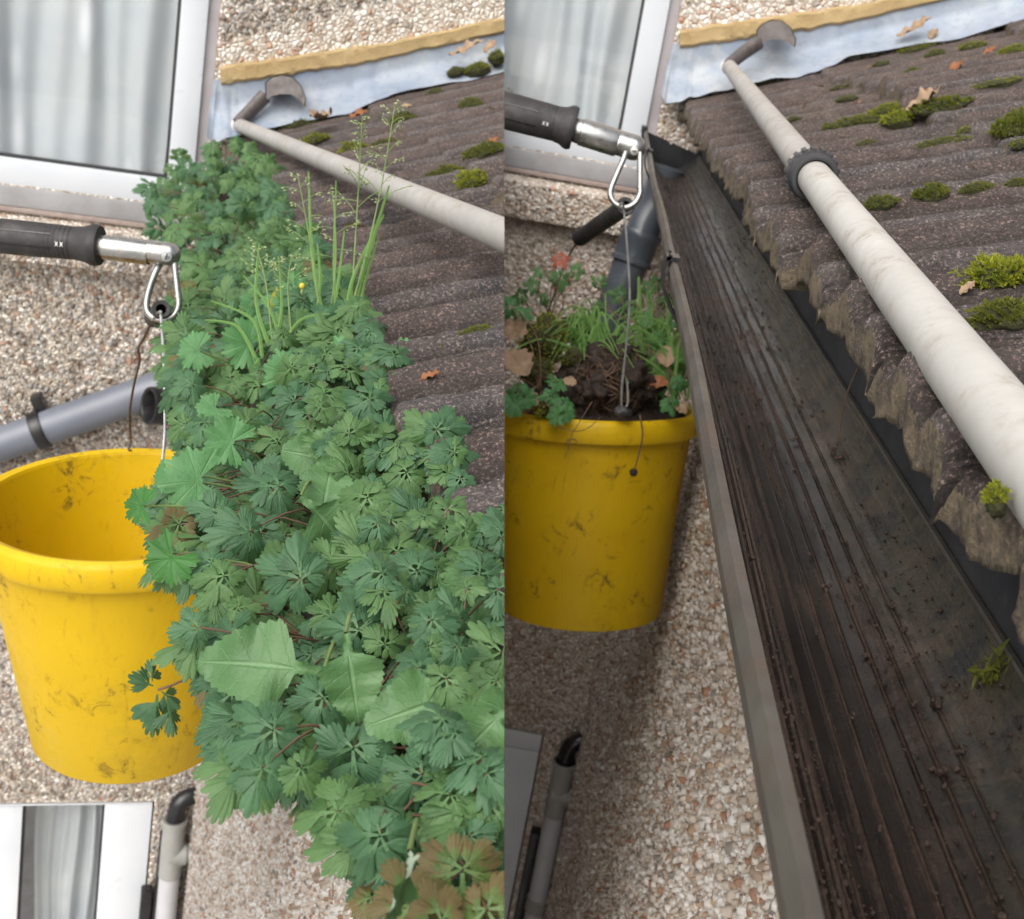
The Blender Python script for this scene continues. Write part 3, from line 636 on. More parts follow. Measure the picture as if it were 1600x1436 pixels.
# waste pipes low on both corners
def waste(side, dx, dy, label, label2):
    S = side
    def W(px, py, off): return onwall(S, px+dx, py+dy, off)
    t = thing('waste_pipe', label, 'waste pipe', tw(S, (.15, WY-.04, -2.2)))
    a = W(880, 1205, .05)
    x = a[0]; y = a[1]; z1 = W(882, 1158, .05)[2]; zt = a[2]; zb = W(882, 1275, .05)[2]; zc = W(882, 1415, .05)[2]
    mb = MB(); mb.tube(lp(S, bez([(x, y, zt+.01), (x, y, z1-.035), (x+.008, y, z1-.008), (x+.028, y+.005, z1+.004), (SX+.01, y+.012, z1+.006)], 24)), .021, 24); obj('black_elbow', mb, MAT['black'], t, S)
    mb = MB(); mb.tube(lp(S, [(x, y, zt+.03), (x, y, zb)]), .0265, 28); mb.tube(lp(S, [(x, y, zt+.03), (x, y, zt+.015)]), .029, 28)
    mb.tube(lp(S, bez([(x, y, zt-.10), (x+.02, y, zt-.072), (x+.05, y, zt-.066), (SX+.01, y, zt-.066)], 16)), .022, 24); mb.tube(lp(S, [(SX-.05, y, zt-.066), (SX-.012, y, zt-.066)]), .0275, 24)
    obj('branch_tee', mb, MAT['wastegrey'], t, S)
    mb = MB(); mb.tube(lp(S, [(x, y, zb+.005), (x, y, -4.9)]), .0245, 28); obj('pipe', mb, MAT['wastepale'], t, S)
    mb = MB(); mb.tube(lp(S, [(x, y, zc+.012), (x, y, zc-.03)]), .028, 24); mb.tube(lp(S, [(x, y, zc-.005), (SX+.01, y, zc+.012)]), .014, 16); obj('bracket', mb, MAT['wastegrey'], t, S)
    t2 = thing('rainwater_pipe', label2, 'downpipe', tw(S, (.11, WY-.03, -2.4)))
    k = W(838, 1300, .03)
    mb = MB(); mb.tube(lp(S, [(k[0]+.034, WY-.03, zt-.02), (k[0]+.028, WY-.03, -2.2), (k[0]+.02, WY-.03, -4.9)]), .017, 20); obj('pipe', mb, MAT['black'], t2, S)
    mb = MB(); lbox(mb, S, k[0]-.014, k[0]+.012, WY-.04, WY-.005, -4.9, k[2]); obj('duct', mb, MAT['black'], t2, S, bevel=.004)
waste('R', 0, 0, 'grey waste pipe with black elbow low beside the cleaned gutter wall', 'black narrow pipe between white frame and grey waste pipe, under full bucket')
waste('L', -608, 92, 'grey waste pipe with black elbow low beneath the empty yellow bucket', 'black narrow pipe beside white window frame, under empty bucket')
# ------------------------------------------------------------------ leaf builders
def fan(rf, n, rings, hf, uvf):
    th = np.linspace(0, 2*math.pi, n, endpoint=False); r = rf(th); v = [[0, 0, 0]]; uv = [[0, 1]]; f = []
    vein = uvf(th)
    for k in range(1, rings+1):
        q = k/rings
        for a, rr, ve in zip(th, r, vein): v.append([rr*q*math.cos(a), rr*q*math.sin(a), 0]); uv.append([q, ve])
    v = np.array(v); v[:, 2] = hf(v[:, 0], v[:, 1])
    for j in range(n): f.append((0, 1+j, 1+(j+1) % n))
    for k in range(rings-1):
        for j in range(n):
            a, b = 1+k*n+j, 1+k*n+(j+1) % n; f.append((a, a+n, b+n, b))
    return v, f, np.array(uv)
def lobes(ls, floor):
    def rf(th):
        r = np.full_like(th, 0.0)
        for (a, rr, wd) in ls:
            d = np.abs((th-a+math.pi) % (2*math.pi)-math.pi); x = np.clip(d/wd, 0, 1)
            r = np.maximum(r, rr*(1-x**2.6)**.5)
        return np.maximum(r, floor(th))
    def uvf(th):
        m = np.full_like(th, 9.0)
        for (a, rr, wd) in ls: m = np.minimum(m, np.abs((th-a+math.pi) % (2*math.pi)-math.pi))
        return 1-np.clip(m/.35, 0, 1)
    return rf, uvf
def lobe_tm(rg, n=26):
    """wedge shaped lobe with a round-toothed outer edge, growing from its base"""
    nt_ = int(rg.choice([3, 4, 5], p=[.65, .1, .25])); a = rg.uniform(.41, .52); th = np.linspace(-a, a, n); x = th/a
    ph = ((x+1)/2*nt_) % 1; tooth = np.sqrt(np.clip(1-((ph-.5)/.52)**2, 0, 1)); dep = (.36 if nt_ == 3 else .27)*rg.uniform(.8, 1.15)
    r = (.62+.38*np.cos(x*1.3))*(1-dep+dep*tooth)*(1-.10*np.abs(x)**4)
    f1, f2, f3 = rg.uniform(.1, .5), rg.uniform(.05, .4), rg.normal(0, .12); V, U = [], []
    rows = [.06, .3, .55, .78, 1.0]
    for q in rows:
        for k in range(n):
            sw = x[k]*a*(1.0 if q > .5 else .72+.56*q)*(.55+.45*min(1, q*2.2))
            X, Y = r[k]*q*math.cos(sw), r[k]*q*math.sin(sw); V.append((X, Y, -f1*abs(Y)**1.2-f2*X*X+f3*Y+.012*math.cos(x[k]*math.pi*nt_)*q)); U.append((q, max(0, 1-abs(x[k])*6) if nt_ % 2 else .2+.8*(abs(ph[k]-.5) < .12)*(q > .4)))
    f = [(i*n+k, (i+1)*n+k, (i+1)*n+k+1, i*n+k+1) for i in range(len(rows)-1) for k in range(n-1)]
    return np.array(V), f, np.array(U)
LB_ = [lobe_tm(np.random.default_rng(100+i)) for i in range(9)]
def rot2(v, a):
    c, s = math.cos(a), math.sin(a); w = v.copy(); w[:, 0] = c*v[:, 0]-s*v[:, 1]; w[:, 1] = s*v[:, 0]+c*v[:, 1]; return w
def merge(parts):
    V, F, U, n = [], [], [], 0
    for v, f, u in parts:
        V.append(v); F += [tuple(i+n for i in q) for q in f]; U.append(u); n += len(v)
    return np.concatenate(V), F, np.concatenate(U)
def herb_leaflet(rg):
    """one deeply cut leaflet: an end lobe and two or four side lobes on a narrow stalk"""
    ps = []
    for ang, L, u0, z in ((0, .80, .20, .0), (.90, .62, .15, -.012), (-.90, .62, .15, -.016)):
        v, f, u = LB_[rg.integers(len(LB_))]; v = v*L*rg.uniform(.92, 1.08); v = v*[1, rg.uniform(.9, 1.12), 1]
        w = rot2(v, ang+rg.normal(0, .06)); w[:, 0] += u0; w[:, 2] += z; ps.append((w, f, u))
    st_v = np.array([[0, -.022, 0], [0, .022, 0], [.34, .055, -.004], [.34, -.055, -.004]]); ps.append((st_v, [(0, 3, 2, 1)], np.array([[.3, .9]]*4)))
    return merge(ps)
def herb_leaf(rg, droop=.2):
    """five stalked, deeply cut leaflets; radius about 1"""
    ps = []
    for ang, L, st in ((0, 1.0, .05), (1.12, .90, .03), (-1.12, .90, .03), (2.22, .64, .0), (-2.22, .64, .0)):
        ang += rg.normal(0, .09); L *= rg.uniform(.9, 1.08)
        v, f, u = herb_leaflet(rg); v = v*L
        v = v.copy(); v[:, 2] += rg.normal(0, .16)*v[:, 1]-.22*np.abs(v[:, 1])*rg.uniform(.2, 1.3); v[:, 0] += st
        v[:, 2] -= droop*(v[:, 0]**2)*rg.uniform(.2, 1.6); v[:, 2] += rg.normal(0, .03)
        ps.append((rot2(v, ang), f, u))
    return merge(ps)
def round_leaf(rg):
    ls = []; nl = 7; span = math.radians(292)
    for i in range(nl):
        a = -span/2+span*(i+.5)/nl
        for dd, rr in ((-.21, .90), (0, 1.0), (.21, .90)): ls.append((a+dd, rr*rg.uniform(.95, 1.04), .17))
    gapf = lambda th: np.where(np.abs((th+math.pi) % (2*math.pi)-math.pi) > span/2+.02, .14, .80-.24*np.abs(np.cos((th+span/2)*nl*math.pi/span))**5)
    rf, _ = lobes(ls, gapf)
    def uvf(th):
        k = (th+math.pi) % (2*math.pi)-math.pi; x = np.abs(((k+span/2)/span*nl-.5+.5) % 1-.5); return 1-np.clip(x/.3, 0, 1)
    c1, c2, c3 = rg.uniform(.05, .28), rg.uniform(.03, .08), rg.uniform(0, 6)
    return fan(rf, 132, 4, lambda x, y: .22*np.hypot(x, y)-.38*np.hypot(x, y)**2*c1*3+c2*np.cos(7*np.arctan2(y, x)*.98)*np.hypot(x, y)**2+.12*x*np.sin(c3)*np.abs(y), uvf)
def strap_leaf(prof, n=34, teeth=0, fold=.3, bend=.4, wob=.05, rg=None, tl_=.03, raw=False):
    """leaf with a midrib: prof(u) half width; toothed margins"""
    us = np.linspace(0, 1, n); cols = np.array([-1, -.55, 0, .55, 1]); V = np.zeros((n, 5, 3)); U = np.zeros((n, 5, 2))
    p1, p2 = rg.uniform(0, 6, 2)
    for i, u in enumerate(us):
        for sgn, idx in ((-1, (0, 1)), (0, (2,)), (1, (3, 4))):
            wd = prof(u)
            if teeth: wd += tl_*(((u*teeth+(0 if sgn > 0 else .4)) % 1)-.3)*(1 if .02 < u < .985 else 0)*min(1, wd*8)
            for k in idx:
                y = cols[k]*max(wd, .001); V[i, k] = (u, y, fold*abs(y)-bend*u*u+wob*math.sin(u*11+p1+sgn)*abs(cols[k])*min(1, wd*3)+wob*.6*math.sin(u*23+p2)*cols[k]**2)
                U[i, k] = (abs(cols[k]), 1 if k == 2 else (.86 if (u*8+abs(cols[k])*.8) % 1 < .16 else .3))
    if raw: U[:, :, 0] = cols[None]*.5+.5; U[:, :, 1] = us[:, None]
    f = []
    for i in range(n-1):
        for k in range(4): a = i*5+k; f.append((a, a+5, a+6, a+1))
    return V.reshape(-1, 3), f, U.reshape(-1, 2)
def sow_prof(u):                                     # narrow winged stalk, then a broad triangular end
    return .06+.06*u if u < .30 else (.10+.16*math.sin((u-.30)/.17*math.pi/2*2)**2*.7 if u < .40 else .42*max(0, 1-((u-.52)/.50)**2)**.62+.02*(u < .98))
def sow_leaf(rg):
    return strap_leaf(lambda u: .04+.05*u if u < .24 else .07+.30*min(1, (u-.24)/.15)**.8*max(0, 1-max(0, (u-.40)/.605)**1.7), 80, 15, .22, rg.uniform(.15, .45), .06, rg, .04, True)
def place(tm, pos, nrm_, head, size):
    v, f, u = tm; n_ = nrm(nrm_); h_ = np.asarray(head)-n_*(np.asarray(head) @ n_); h_ = nrm(h_); s_ = np.cross(n_, h_)
    return pos+size*(v[:, :1]*h_+v[:, 1:2]*s_+v[:, 2:3]*n_), f, u
def hairs(mb, tm_world, n_, nring, size, rg, frac=.6):
    pass
VIEW = lambda p: -nrm(p)
UP = np.array([0, 0, 1.0])
def imdir(p, ang):                                   # world direction that runs at an angle (0 right, 90 down) across the view near p
    a = math.radians(ang); return right*math.cos(a)+down*math.sin(a)
# ------------------------------------------------------------------ left: soil and weeds along the gutter
def lump(c, ax, rad, seed, amp=.25, sub=3, freq=1.6):
    bm = bmesh.new(); bmesh.ops.create_icosphere(bm, subdivisions=sub, radius=1)
    from mathutils import noise as mn
    v = []
    for q in bm.verts:
        k = q.co; d = 1+amp*mn.noise(k*freq+Vector((seed*3.1, seed*1.7, 0)))+amp*.5*mn.noise(k*freq*2.7+Vector((seed, 5, 0)))+amp*.3*mn.noise(k*freq*6+Vector((seed, 9, 0))); v.append(np.array(k)*d)
    f = [tuple(x.index for x in q.verts) for q in bm.faces]; bm.free(); v = np.array(v)
    return np.asarray(c)+v[:, :1]*ax[0]*rad[0]+v[:, 1:2]*ax[1]*rad[1]+v[:, 2:3]*ax[2]*rad[2], f
mb = MB(); Ys = np.linspace(.2, 2.54, 140); P = []
for i, y in enumerate(Ys):
    aa = np.linspace(0, math.pi, 22); P.append(np.stack([.129-.056*np.cos(aa), np.full(22, y), -.19+.034*np.sin(aa)*(1+.3*math.sin(y*17)+.2*math.sin(y*41))+RNG.normal(0, .003, 22)], 1))
mb.grid(tw('L', np.array(P)))
tag(obj('soil_bed', mb, MAT['soil'], None, 'L', cap=False, fast=True, loc=tw('L', (.129, 1.2, -.19))), 'dark soil bed filling the overgrown gutter under the weeds', 'soil')
POLY = [(232, 300), (252, 248), (300, 222), (370, 215), (415, 240), (430, 285), (455, 345), (500, 400), (560, 475), (615, 545), (630, 615), (690, 650), (718, 700), (725, 770), (790, 800), (800, 1450), (615, 1450),
        (560, 1395), (545, 1330), (520, 1262), (440, 1228), (372, 1200), (345, 1130), (345, 1060), (300, 1010), (330, 960), (318, 900), (250, 890), (262, 760), (300, 705), (275, 640), (262, 560), (272, 480), (285, 420), (245, 365)]
def inpoly(x, y):
    c = False; n = len(POLY)
    for i in range(n):
        (x0, y0), (x1, y1) = POLY[i], POLY[(i+1) % n]
        if (y0 > y) != (y1 > y) and x < (x1-x0)*(y-y0)/(y1-y0)+x0: c = not c
    return c
RY = [.44, .53, .63, .75, .90, 1.08, 1.30, 1.56, 1.86, 2.18, 2.46]
ROOTS = [tw('L', (.125, y, -.175)) for y in RY]
LEAVES = {}                                          # plant key -> list of (template placed, mat key, root, pos)
def to_px(p): c = np.array([p @ right, p @ down, p @ fwd]); return PX0+FPX*c[0]/c[2], PY0+FPX*c[1]/c[2]
_Y = np.linspace(2.6, .2, 60); _P = np.array([tw('L', (.10, y, -.18+.05+.05*min(1, max(0, (y-1.3)/1.2)))) for y in _Y]); _C = [to_px(p)[1] for p in _P]; _D = [p @ fwd for p in _P]
def dmin(py): return float(np.interp(py, _C, _D))    # depth of the leafy top of the weeds above the gutter
def ldia(py): return float(np.interp(py, [220, 300, 450, 650, 850, 1000, 1200, 1440], [44, 52, 76, 98, 116, 128, 146, 150]))
def lfill(n, hlo, hhi, size, seed, mats, dm=1.03, xlo=-9):
    rg = np.random.default_rng(seed); k = 0; tries = 0
    while k < n and tries < n*60:
        tries += 1
        px, py = rg.uniform(200, 800), rg.uniform(215, 1450)
        # the far end is foreshortened: thicken the sampling there
        if rg.random() > (.26 if py > 900 else .45 if py > 600 else 1.0): continue
        if not inpoly(px, py): continue
        hgt = rg.uniform(hlo, hhi)+.05*min(1, max(0, (430-py)/170)); o_, d_ = lray('L', px, py); tt = (-.175+hgt-o_[2])/d_[2]
        if tt <= 0: continue
        q = o_+d_*tt
        if not (.36 < q[1] < 2.56): continue
        dome = .165*math.sqrt(max(0, 1-(max(hgt, 0)/.2)**2)); off = q[0]-.115
        if abs(off) > dome*1.15: continue
        if q[0] > .14 and q[2] < rooftop(q[0], q[1])+.012: q[2] = rooftop(q[0], q[1])+.015
        p = tw('L', q)
        if not inpoly(*to_px(p)): continue
        if p @ fwd < dmin(py)*dm or q[0] < xlo: continue
        outw = (tw('L', q+[np.sign(off)*abs(off)/.15, 0, 0])-p)
        n_ = UP*.65+VIEW(p)*.75+outw*.45+rg.normal(0, .31, 3)
        mk_ = mats[rg.choice(len(mats), p=[.5, .42, .08])]
        sz = size*ldia(py)*(p @ fwd)/FPX*.5*rg.uniform(.62, 1.22)
        ki = int(np.argmin([np.linalg.norm(r-p) for r in ROOTS]))
        hd = outw*1.2+rg.normal(0, .7, 3)-UP*.2
        LEAVES.setdefault(ki, []).append((place(herb_leaf(rg), p, n_, hd, sz), mk_, p)); k += 1
lfill(560, -.06, .02, .9, 1, ['leafA', 'leafB', 'leafC'])
lfill(620, -.01, .07, .95, 2, ['leafA', 'leafB', 'leafB'])
lfill(420, .03, .095, .95, 3, ['leafA', 'leafB', 'leafB'], .90, .085)
HERO = [(560, 985, 140, 250), (705, 935, 125, 60), (722, 1028, 140, 80), (592, 845, 125, 100), (470, 905, 150, 200), (428, 1140, 155, 150), (552, 1168, 165, 95), (735, 1212, 180, 130), (595, 1305, 150, 120),
        (560, 755, 150, 170), (655, 765, 140, 30), (672, 848, 130, 70), (704, 680, 115, 0), (588, 640, 130, 150), (640, 655, 110, 60), (455, 590, 110, 90), (500, 530, 100, 40), (570, 490, 95, 20), (390, 830, 120, 160),
        (350, 900, 105, 120), (505, 1090, 130, 110), (655, 905, 130, 250), (765, 870, 120, 0), (770, 960, 110, 300), (435, 760, 120, 190), (520, 880, 120, 120), (740, 790, 90, 20), (410, 1200, 110, 100), (470, 1200, 100, 60),
        (660, 1210, 120, 200), (330, 880, 90, 150), (300, 600, 70, 150), (320, 660, 70, 120), (700, 1290, 130, 70), (310, 980, 75, 170), (345, 800, 90, 200)]
rgh = np.random.default_rng(5)
for (px, py, dia, hd) in HERO:
    d_ = dmin(py); p = pd(px, py, d_); n_ = UP*.35+VIEW(p)*1.0+rgh.normal(0, .16, 3)
    ki = int(np.argmin([np.linalg.norm(r-p) for r in ROOTS]))
    LEAVES.setdefault(ki, []).append((place(herb_leaf(rgh, .30), p, n_, imdir(p, hd), dia*d_/FPX*.56), 'leafA' if rgh.random() < .6 else 'leafB', p))
def stem_to(mb, root, p, r0=.00062, r1=.00042, lift=.3, seed=0):
    mid = (root+p)/2+UP*np.linalg.norm(p-root)*lift*.4; mb.tube(bez([root, mid, p], 7), np.linspace(r0, r1, 7), 5, caps=False)
WHERE = ['at the bottom edge of the left picture', 'bottom right, beside the serrated pale leaves', 'directly right of the yellow bucket base', 'right of the empty yellow bucket, widest of the row', 'level with the rim of the empty bucket',
         'beside the round soft leaves above the bucket rim', 'beneath the upright grass seed heads', 'behind the grass, level with the black grip', 'right of the lower window frame corner', 'under the scraper pole, second from the far end', 'at the far end below the scraper blade']
def herb_plant(k, leaves, label, root, mat_override=None, grp='herb robert plants growing along the gutter', name='herb_robert_plant', stemmat='stem', cat='plant'):
    t = thing(name, label, cat, root, grp)
    by = {}
    sm = MB()
    for (v, f, u), m_, p in leaves:
        if (v @ NPL).min() > 0: continue
        by.setdefault(m_, MB()).add(v, f, u); q_ = tl('L', p); stem_to(sm, tw('L', (.125+np.clip(q_[0]-.125, -.045, .045)+RNG.normal(0, .012), q_[1]+.03+RNG.normal(0, .02), -.17)), p)
    for m_, b in by.items(): obj('foliage', b, MAT[m_], t, 'L', cap=False, fast=True)
    if sm.v: obj('stems', sm, MAT[stemmat], t, 'L', cap=False, fast=True)
    return t
for k in sorted(LEAVES): herb_plant(k, LEAVES[k], 'lobed green herb robert clump '+WHERE[k], ROOTS[k])
# bronzed plant at the very bottom
rgb_ = np.random.default_rng(12); r_ = pd(700, 1440, .50)
herb_plant(0, [(place(herb_leaf(rgb_, .3), pd(x, y, dmin(y)*.97), VIEW(pd(x, y, .455))+UP*.2+rgb_.normal(0, .12, 3), imdir(0, h_), s_*.72), 'leafC', pd(x, y, dmin(y)*.97)) for x, y, h_, s_ in
               ((722, 1358, 90, .029), (640, 1415, 250, .021), (760, 1420, 60, .024), (690, 1440, 180, .02))], 'bronzed reddish herb robert plant low at the bottom right of the weeds', r_)
# curled dark sprig hanging over the empty bucket
p = pd(250, 1095, .86); t = thing('herb_robert_sprig', 'small dark curled leaf sprig hanging in front of the empty bucket', 'sprig', p)
mb = MB(); rg = np.random.default_rng(3)
for ang, L, q in ((200, .016, (240, 1072)), (285, .014, (238, 1065)), (95, .026, (246, 1085)), (30, .015, (252, 1080)), (75, .017, (262, 1105))):
    v, f, u = herb_leaflet(rg); v = v.copy(); v[:, 2] -= .5*np.abs(v[:, 1]); mb.add(*place((v, f, u), pd(*q, .86), VIEW(p)+right*.55+rg.normal(0, .2, 3), imdir(p, ang), L*1.25))
obj('foliage', mb, MAT['leafA'], t, 'L', fast=True, cap=False)
mb = MB(); mb.tube(bez([pd(246, 1078, .86), pd(275, 1068, .865), pd(312, 1048, .88), pd(360, 1010, .92)], 16), .0009, 6); obj('stems', mb, MAT['stem'], t, 'L', fast=True, cap=False)
# round-leaved cranesbill
def cranesbill(lst, label, root, seed):
    rg = np.random.default_rng(seed); t = thing('cranesbill_plant', label, 'plant', root, 'round leaved cranesbill plants'); by = {}; sm = MB()
    for (px, py, dia, hd, m_, tilt) in lst:
        d_ = dmin(py)*.985; p = pd(px, py, d_); n_ = UP*.25+VIEW(p)+tilt*right+rg.normal(0, .14, 3)
        obj('leaf', MB().add(*place(round_leaf(rg), p, n_, imdir(p, hd), dia*d_/FPX*.53)), MAT[m_], t, 'L', cap=False, fast=True); sm = MB(); q_ = tl('L', p); stem_to(sm, tw('L', (.125+np.clip(q_[0]-.125, -.05, .05), q_[1]+.03, -.17)), p-nrm(n_)*.001, .0008, .0006, .2); obj('stem', sm, MAT['gstem'], t, 'L', cap=False, fast=True)
cranesbill([(388, 537, 88, 200, 'leafR', 0), (308, 548, 66, 170, 'leafR', -.6), (452, 585, 84, 160, 'leafR', 0), (400, 475, 50, 120, 'leafR', .2)], 'soft round-leaved plant between the grass and the bucket hook', tw('L', (.11, 1.02, -.17)), 21)
cranesbill([(617, 570, 92, 60, 'leafR', .1), (548, 562, 88, 110, 'leafR', -.1)], 'round-leaved plant with two big pale discs beside the roof tiles', tw('L', (.14, .98, -.17)), 22)
cranesbill([(308, 752, 116, 170, 'leafR', 0), (360, 690, 84, 200, 'leafR', 0), (268, 872, 88, 130, 'leafD', -.1), (222, 790, 66, 190, 'leafD', -.7), (262, 740, 62, 100, 'leafR', -1.2), (335, 640, 60, 140, 'leafR', 0)], 'round-leaved plant spilling over the rim of the empty bucket', tw('L', (.10, .86, -.17)), 23)
# broad toothed leaves
def sowthistle(lst, label, root, seed):
    rg = np.random.default_rng(seed); t = thing('sow_thistle_plant', label, 'plant', root, 'broad toothed sow thistle plants'); b = MB(); sm = MB()
    for (bx, by_, tx, ty, dep, tilt) in lst:
        dep = dmin(ty)*.93; p, q = pd(bx, by_, dep*1.04), pd(tx, ty, dep*.985); L = np.linalg.norm(q-p)
        b = MB(); sm = MB(); b.add(*place(sow_leaf(rg), p, (VIEW(p)+UP*.2+right*tilt)*(1 if tilt > -5 else -1), q-p, L)); stem_to(sm, p+(root-p)/np.linalg.norm(root-p)*min(.05, np.linalg.norm(root-p)), p, .0009, .0008, .1); obj('leaf', b, MAT['leafS'], t, 'L', cap=False, fast=True); obj('stem', sm, MAT['gstem'], t, 'L', cap=False, fast=True)
sowthistle([(505, 1050, 330, 1012, .56, .15), (540, 990, 560, 1095, .60, 0)], 'toothed sow thistle with the broadest pale leaf over the bucket side', tw('L', (.10, .62, -.16)), 31)
sowthistle([(728, 1082, 590, 1118, .49, .1), (800, 1100, 720, 1170, .51, 0), (830, 1080, 765, 1140, .49, .3), (800, 890, 700, 930, .6, 0)], 'toothed sow thistle with pale wedge leaf near the dividing edge', tw('L', (.14, .5, -.15)), 32)
sowthistle([(640, 1330, 560, 1415, .48, -9)], 'single pale leaf underside curling over the dark gutter lip', tw('L', (.10, .45, -.17)), 33)
sowthistle([(580, 735, 470, 690, .88, 0), (500, 820, 510, 760, .9, 0), (470, 775, 540, 800, .88, .2)], 'small sow thistle half hidden among herb robert leaves level with rim', tw('L', (.12, .85, -.16)), 34)
# grass with seed heads
def blade(mb, pts, wd, rg):
    P = bez(pts, 14); n = len(P); T = np.gradient(P, axis=0); W = np.cross(T, VIEW(P[0])); W /= np.linalg.norm(W, axis=1)[:, None]
    t_ = np.linspace(0, 1, n); w_ = wd*np.clip(1.15-t_, 0, 1)**.6*np.clip(t_*6+.5, 0, 1)
    N = np.cross(W, T); N /= np.linalg.norm(N, axis=1)[:, None]+1e-9
    G = np.stack([P-W*w_[:, None], P+N*(w_*.35)[:, None], P+W*w_[:, None]], 1)
    uv = np.zeros((n, 3, 2)); uv[:, 1, 1] = 1; uv[:, :, 0] = t_[:, None]; mb.grid(G[:, ::-1], uv)
def grass_tuft(lst, heads, label, cat_loc, seed, side, group=None, wmul=1.0):
    rg = np.random.default_rng(seed); t = thing('grass_tuft', label, 'grass', cat_loc, group); b = MB()
    for pts, wd in lst: blade(b, [pd(*q) for q in pts], wd*wmul*(.72 if side == 'L' else 1), rg)
    obj('blades', b, MAT['grass'], t, side, cap=False, fast=True)
    if heads:
        st, sd_ = MB(), MB()
        for pts, nb in heads:
            P = bez([pd(*q) for q in pts], 30); st.tube(P, np.linspace(.0008, .0004, 30), 5, caps=False)
            for k in range(nb):
                i = int(29*(.50+.5*k/nb)); side_ = 1 if k % 2 else -1; L = .020*(1.25-k/nb)*rg.uniform(.6, 1.3)
                d_ = right*side_*.8-down*.6+rg.normal(0, .35, 3); e_ = P[i]+nrm(d_)*L; st.tube(bez([P[i], (P[i]+e_)/2+UP*.002, e_], 5), .0003, 4, caps=False)
                for m_ in range(5):
                    c_ = P[i]+(e_-P[i])*rg.uniform(.35, 1.05)+rg.normal(0, .0012, 3); a_ = nrm(d_+rg.normal(0, .5, 3)-UP*.4); u_ = nrm(np.cross(a_, VIEW(c_))); w_ = np.cross(u_, a_); l_ = rg.uniform(.0015, .0027)
                    sd_.add([c_-a_*l_*.6, c_+u_*l_*.32, c_+w_*l_*.25, c_-u_*l_*.32, c_-w_*l_*.25, c_+a_*l_], [(0, 2, 1), (0, 3, 2), (0, 4, 3), (0, 1, 4), (5, 1, 2), (5, 2, 3), (5, 3, 4), (5, 4, 1)])
        obj('stems', st, MAT['gstem'], t, side, cap=False, fast=True); obj('seed_heads', sd_, MAT['seed'], t, side, cap=False, fast=True)
    return t
G1 = .97
grass_tuft([([(545, 500, G1), (575, 400, G1), (608, 290, G1-.02)], .0028), ([(540, 500, G1), (553, 430, G1), (600, 335, G1+.02)], .0024), ([(552, 500, G1+.02), (562, 440, G1), (585, 350, G1)], .0026), ([(560, 500, G1), (568, 450, G1), (592, 370, G1-.03)], .002),
            ([(525, 500, G1), (522, 400, G1), (525, 283, G1)], .0018), ([(505, 500, G1), (488, 400, G1), (482, 268, G1)], .0024), ([(520, 500, G1), (530, 430, G1), (538, 360, G1)], .002), ([(492, 510, G1), (500, 440, G1), (496, 380, G1)], .002)],
           [([(548, 490, G1), (558, 330, G1), (566, 185, G1-.02)], 16), ([(548, 490, G1), (590, 320, G1), (618, 160, G1)], 15), ([(515, 500, G1), (525, 400, G1), (520, 300, G1)], 9), ([(500, 490, G1), (485, 380, G1), (465, 272, G1)], 9)],
           'tall meadow grass with pale seed heads rising before the pole', pd(545, 495, G1), 41, 'L')
G2 = .92
grass_tuft([([(410, 560, G2), (395, 500, G2), (330, 470, G2)], .002), ([(420, 540, G2), (400, 470, G2), (405, 380, G2)], .0022), ([(430, 540, G2), (440, 480, G2), (435, 400, G2)], .002), ([(400, 560, G2), (370, 510, G2), (320, 500, G2)], .002),
            ([(440, 540, G2), (470, 500, G2), (515, 490, G2)], .0018), ([(405, 560, G2), (388, 590, G2), (350, 610, G2)], .002), ([(440, 540, G2), (420, 480, G2), (380, 430, G2)], .0018)],
           [([(425, 530, G2), (415, 440, G2), (400, 385, G2)], 9), ([(455, 520, G2), (450, 450, G2), (455, 400, G2)], 8)], 'shorter bright grass tuft with small seed heads beside the carabiner', pd(420, 550, G2), 42, 'L')
# groundsel with one yellow bud
p = pd(455, 480, 1.0); t = thing('groundsel_plant', 'pale groundsel with a small yellow bud and one yellowed leaf', 'plant', p)
mb = MB(); rg = np.random.default_rng(44)
for (x, y, h_, s_) in ((455, 480, 200, .030), (478, 478, 330, .032), (450, 505, 120, .028), (485, 500, 30, .028), (462, 460, 260, .026)):
    v, f, u = herb_leaflet(rg); mb.add(*place((v, f, u), pd(x, y, 1.0), VIEW(p)+UP*.4+rg.normal(0, .3, 3), imdir(p, h_), s_*.9))
obj('foliage', mb, MAT['leafR'], t, 'L', fast=True, cap=False)
mb = MB(); mb.tube(bez([pd(460, 540, 1.0), pd(468, 490, 1.0), pd(472, 452, 1.0)], 8), .0012, 6); obj('stems', mb, MAT['gstem'], t, 'L', fast=True, cap=False)
mb = MB(); v, f = lump(pd(472, 447, 1.0), np.eye(3), (.0024, .0024, .0028), 3, .2, 2); mb.add(v, f); obj('flower_bud', mb, MAT['yellow'], t, 'L', fast=True, cap=False)
mb = MB(); mb.add(*place(strap_leaf(lambda u: .22*math.sin(math.pi*min(1, u+.05))**.8, 20, 0, .3, .5, .04, rg), pd(428, 498, 1.0), VIEW(p)+right*.4, imdir(p, 285), .028)); obj('yellowed_leaf', mb, mk('yellow_green_leaf', (.30, .30, .03), (.40, .36, .05), 40), t, 'L', fast=True, cap=False)
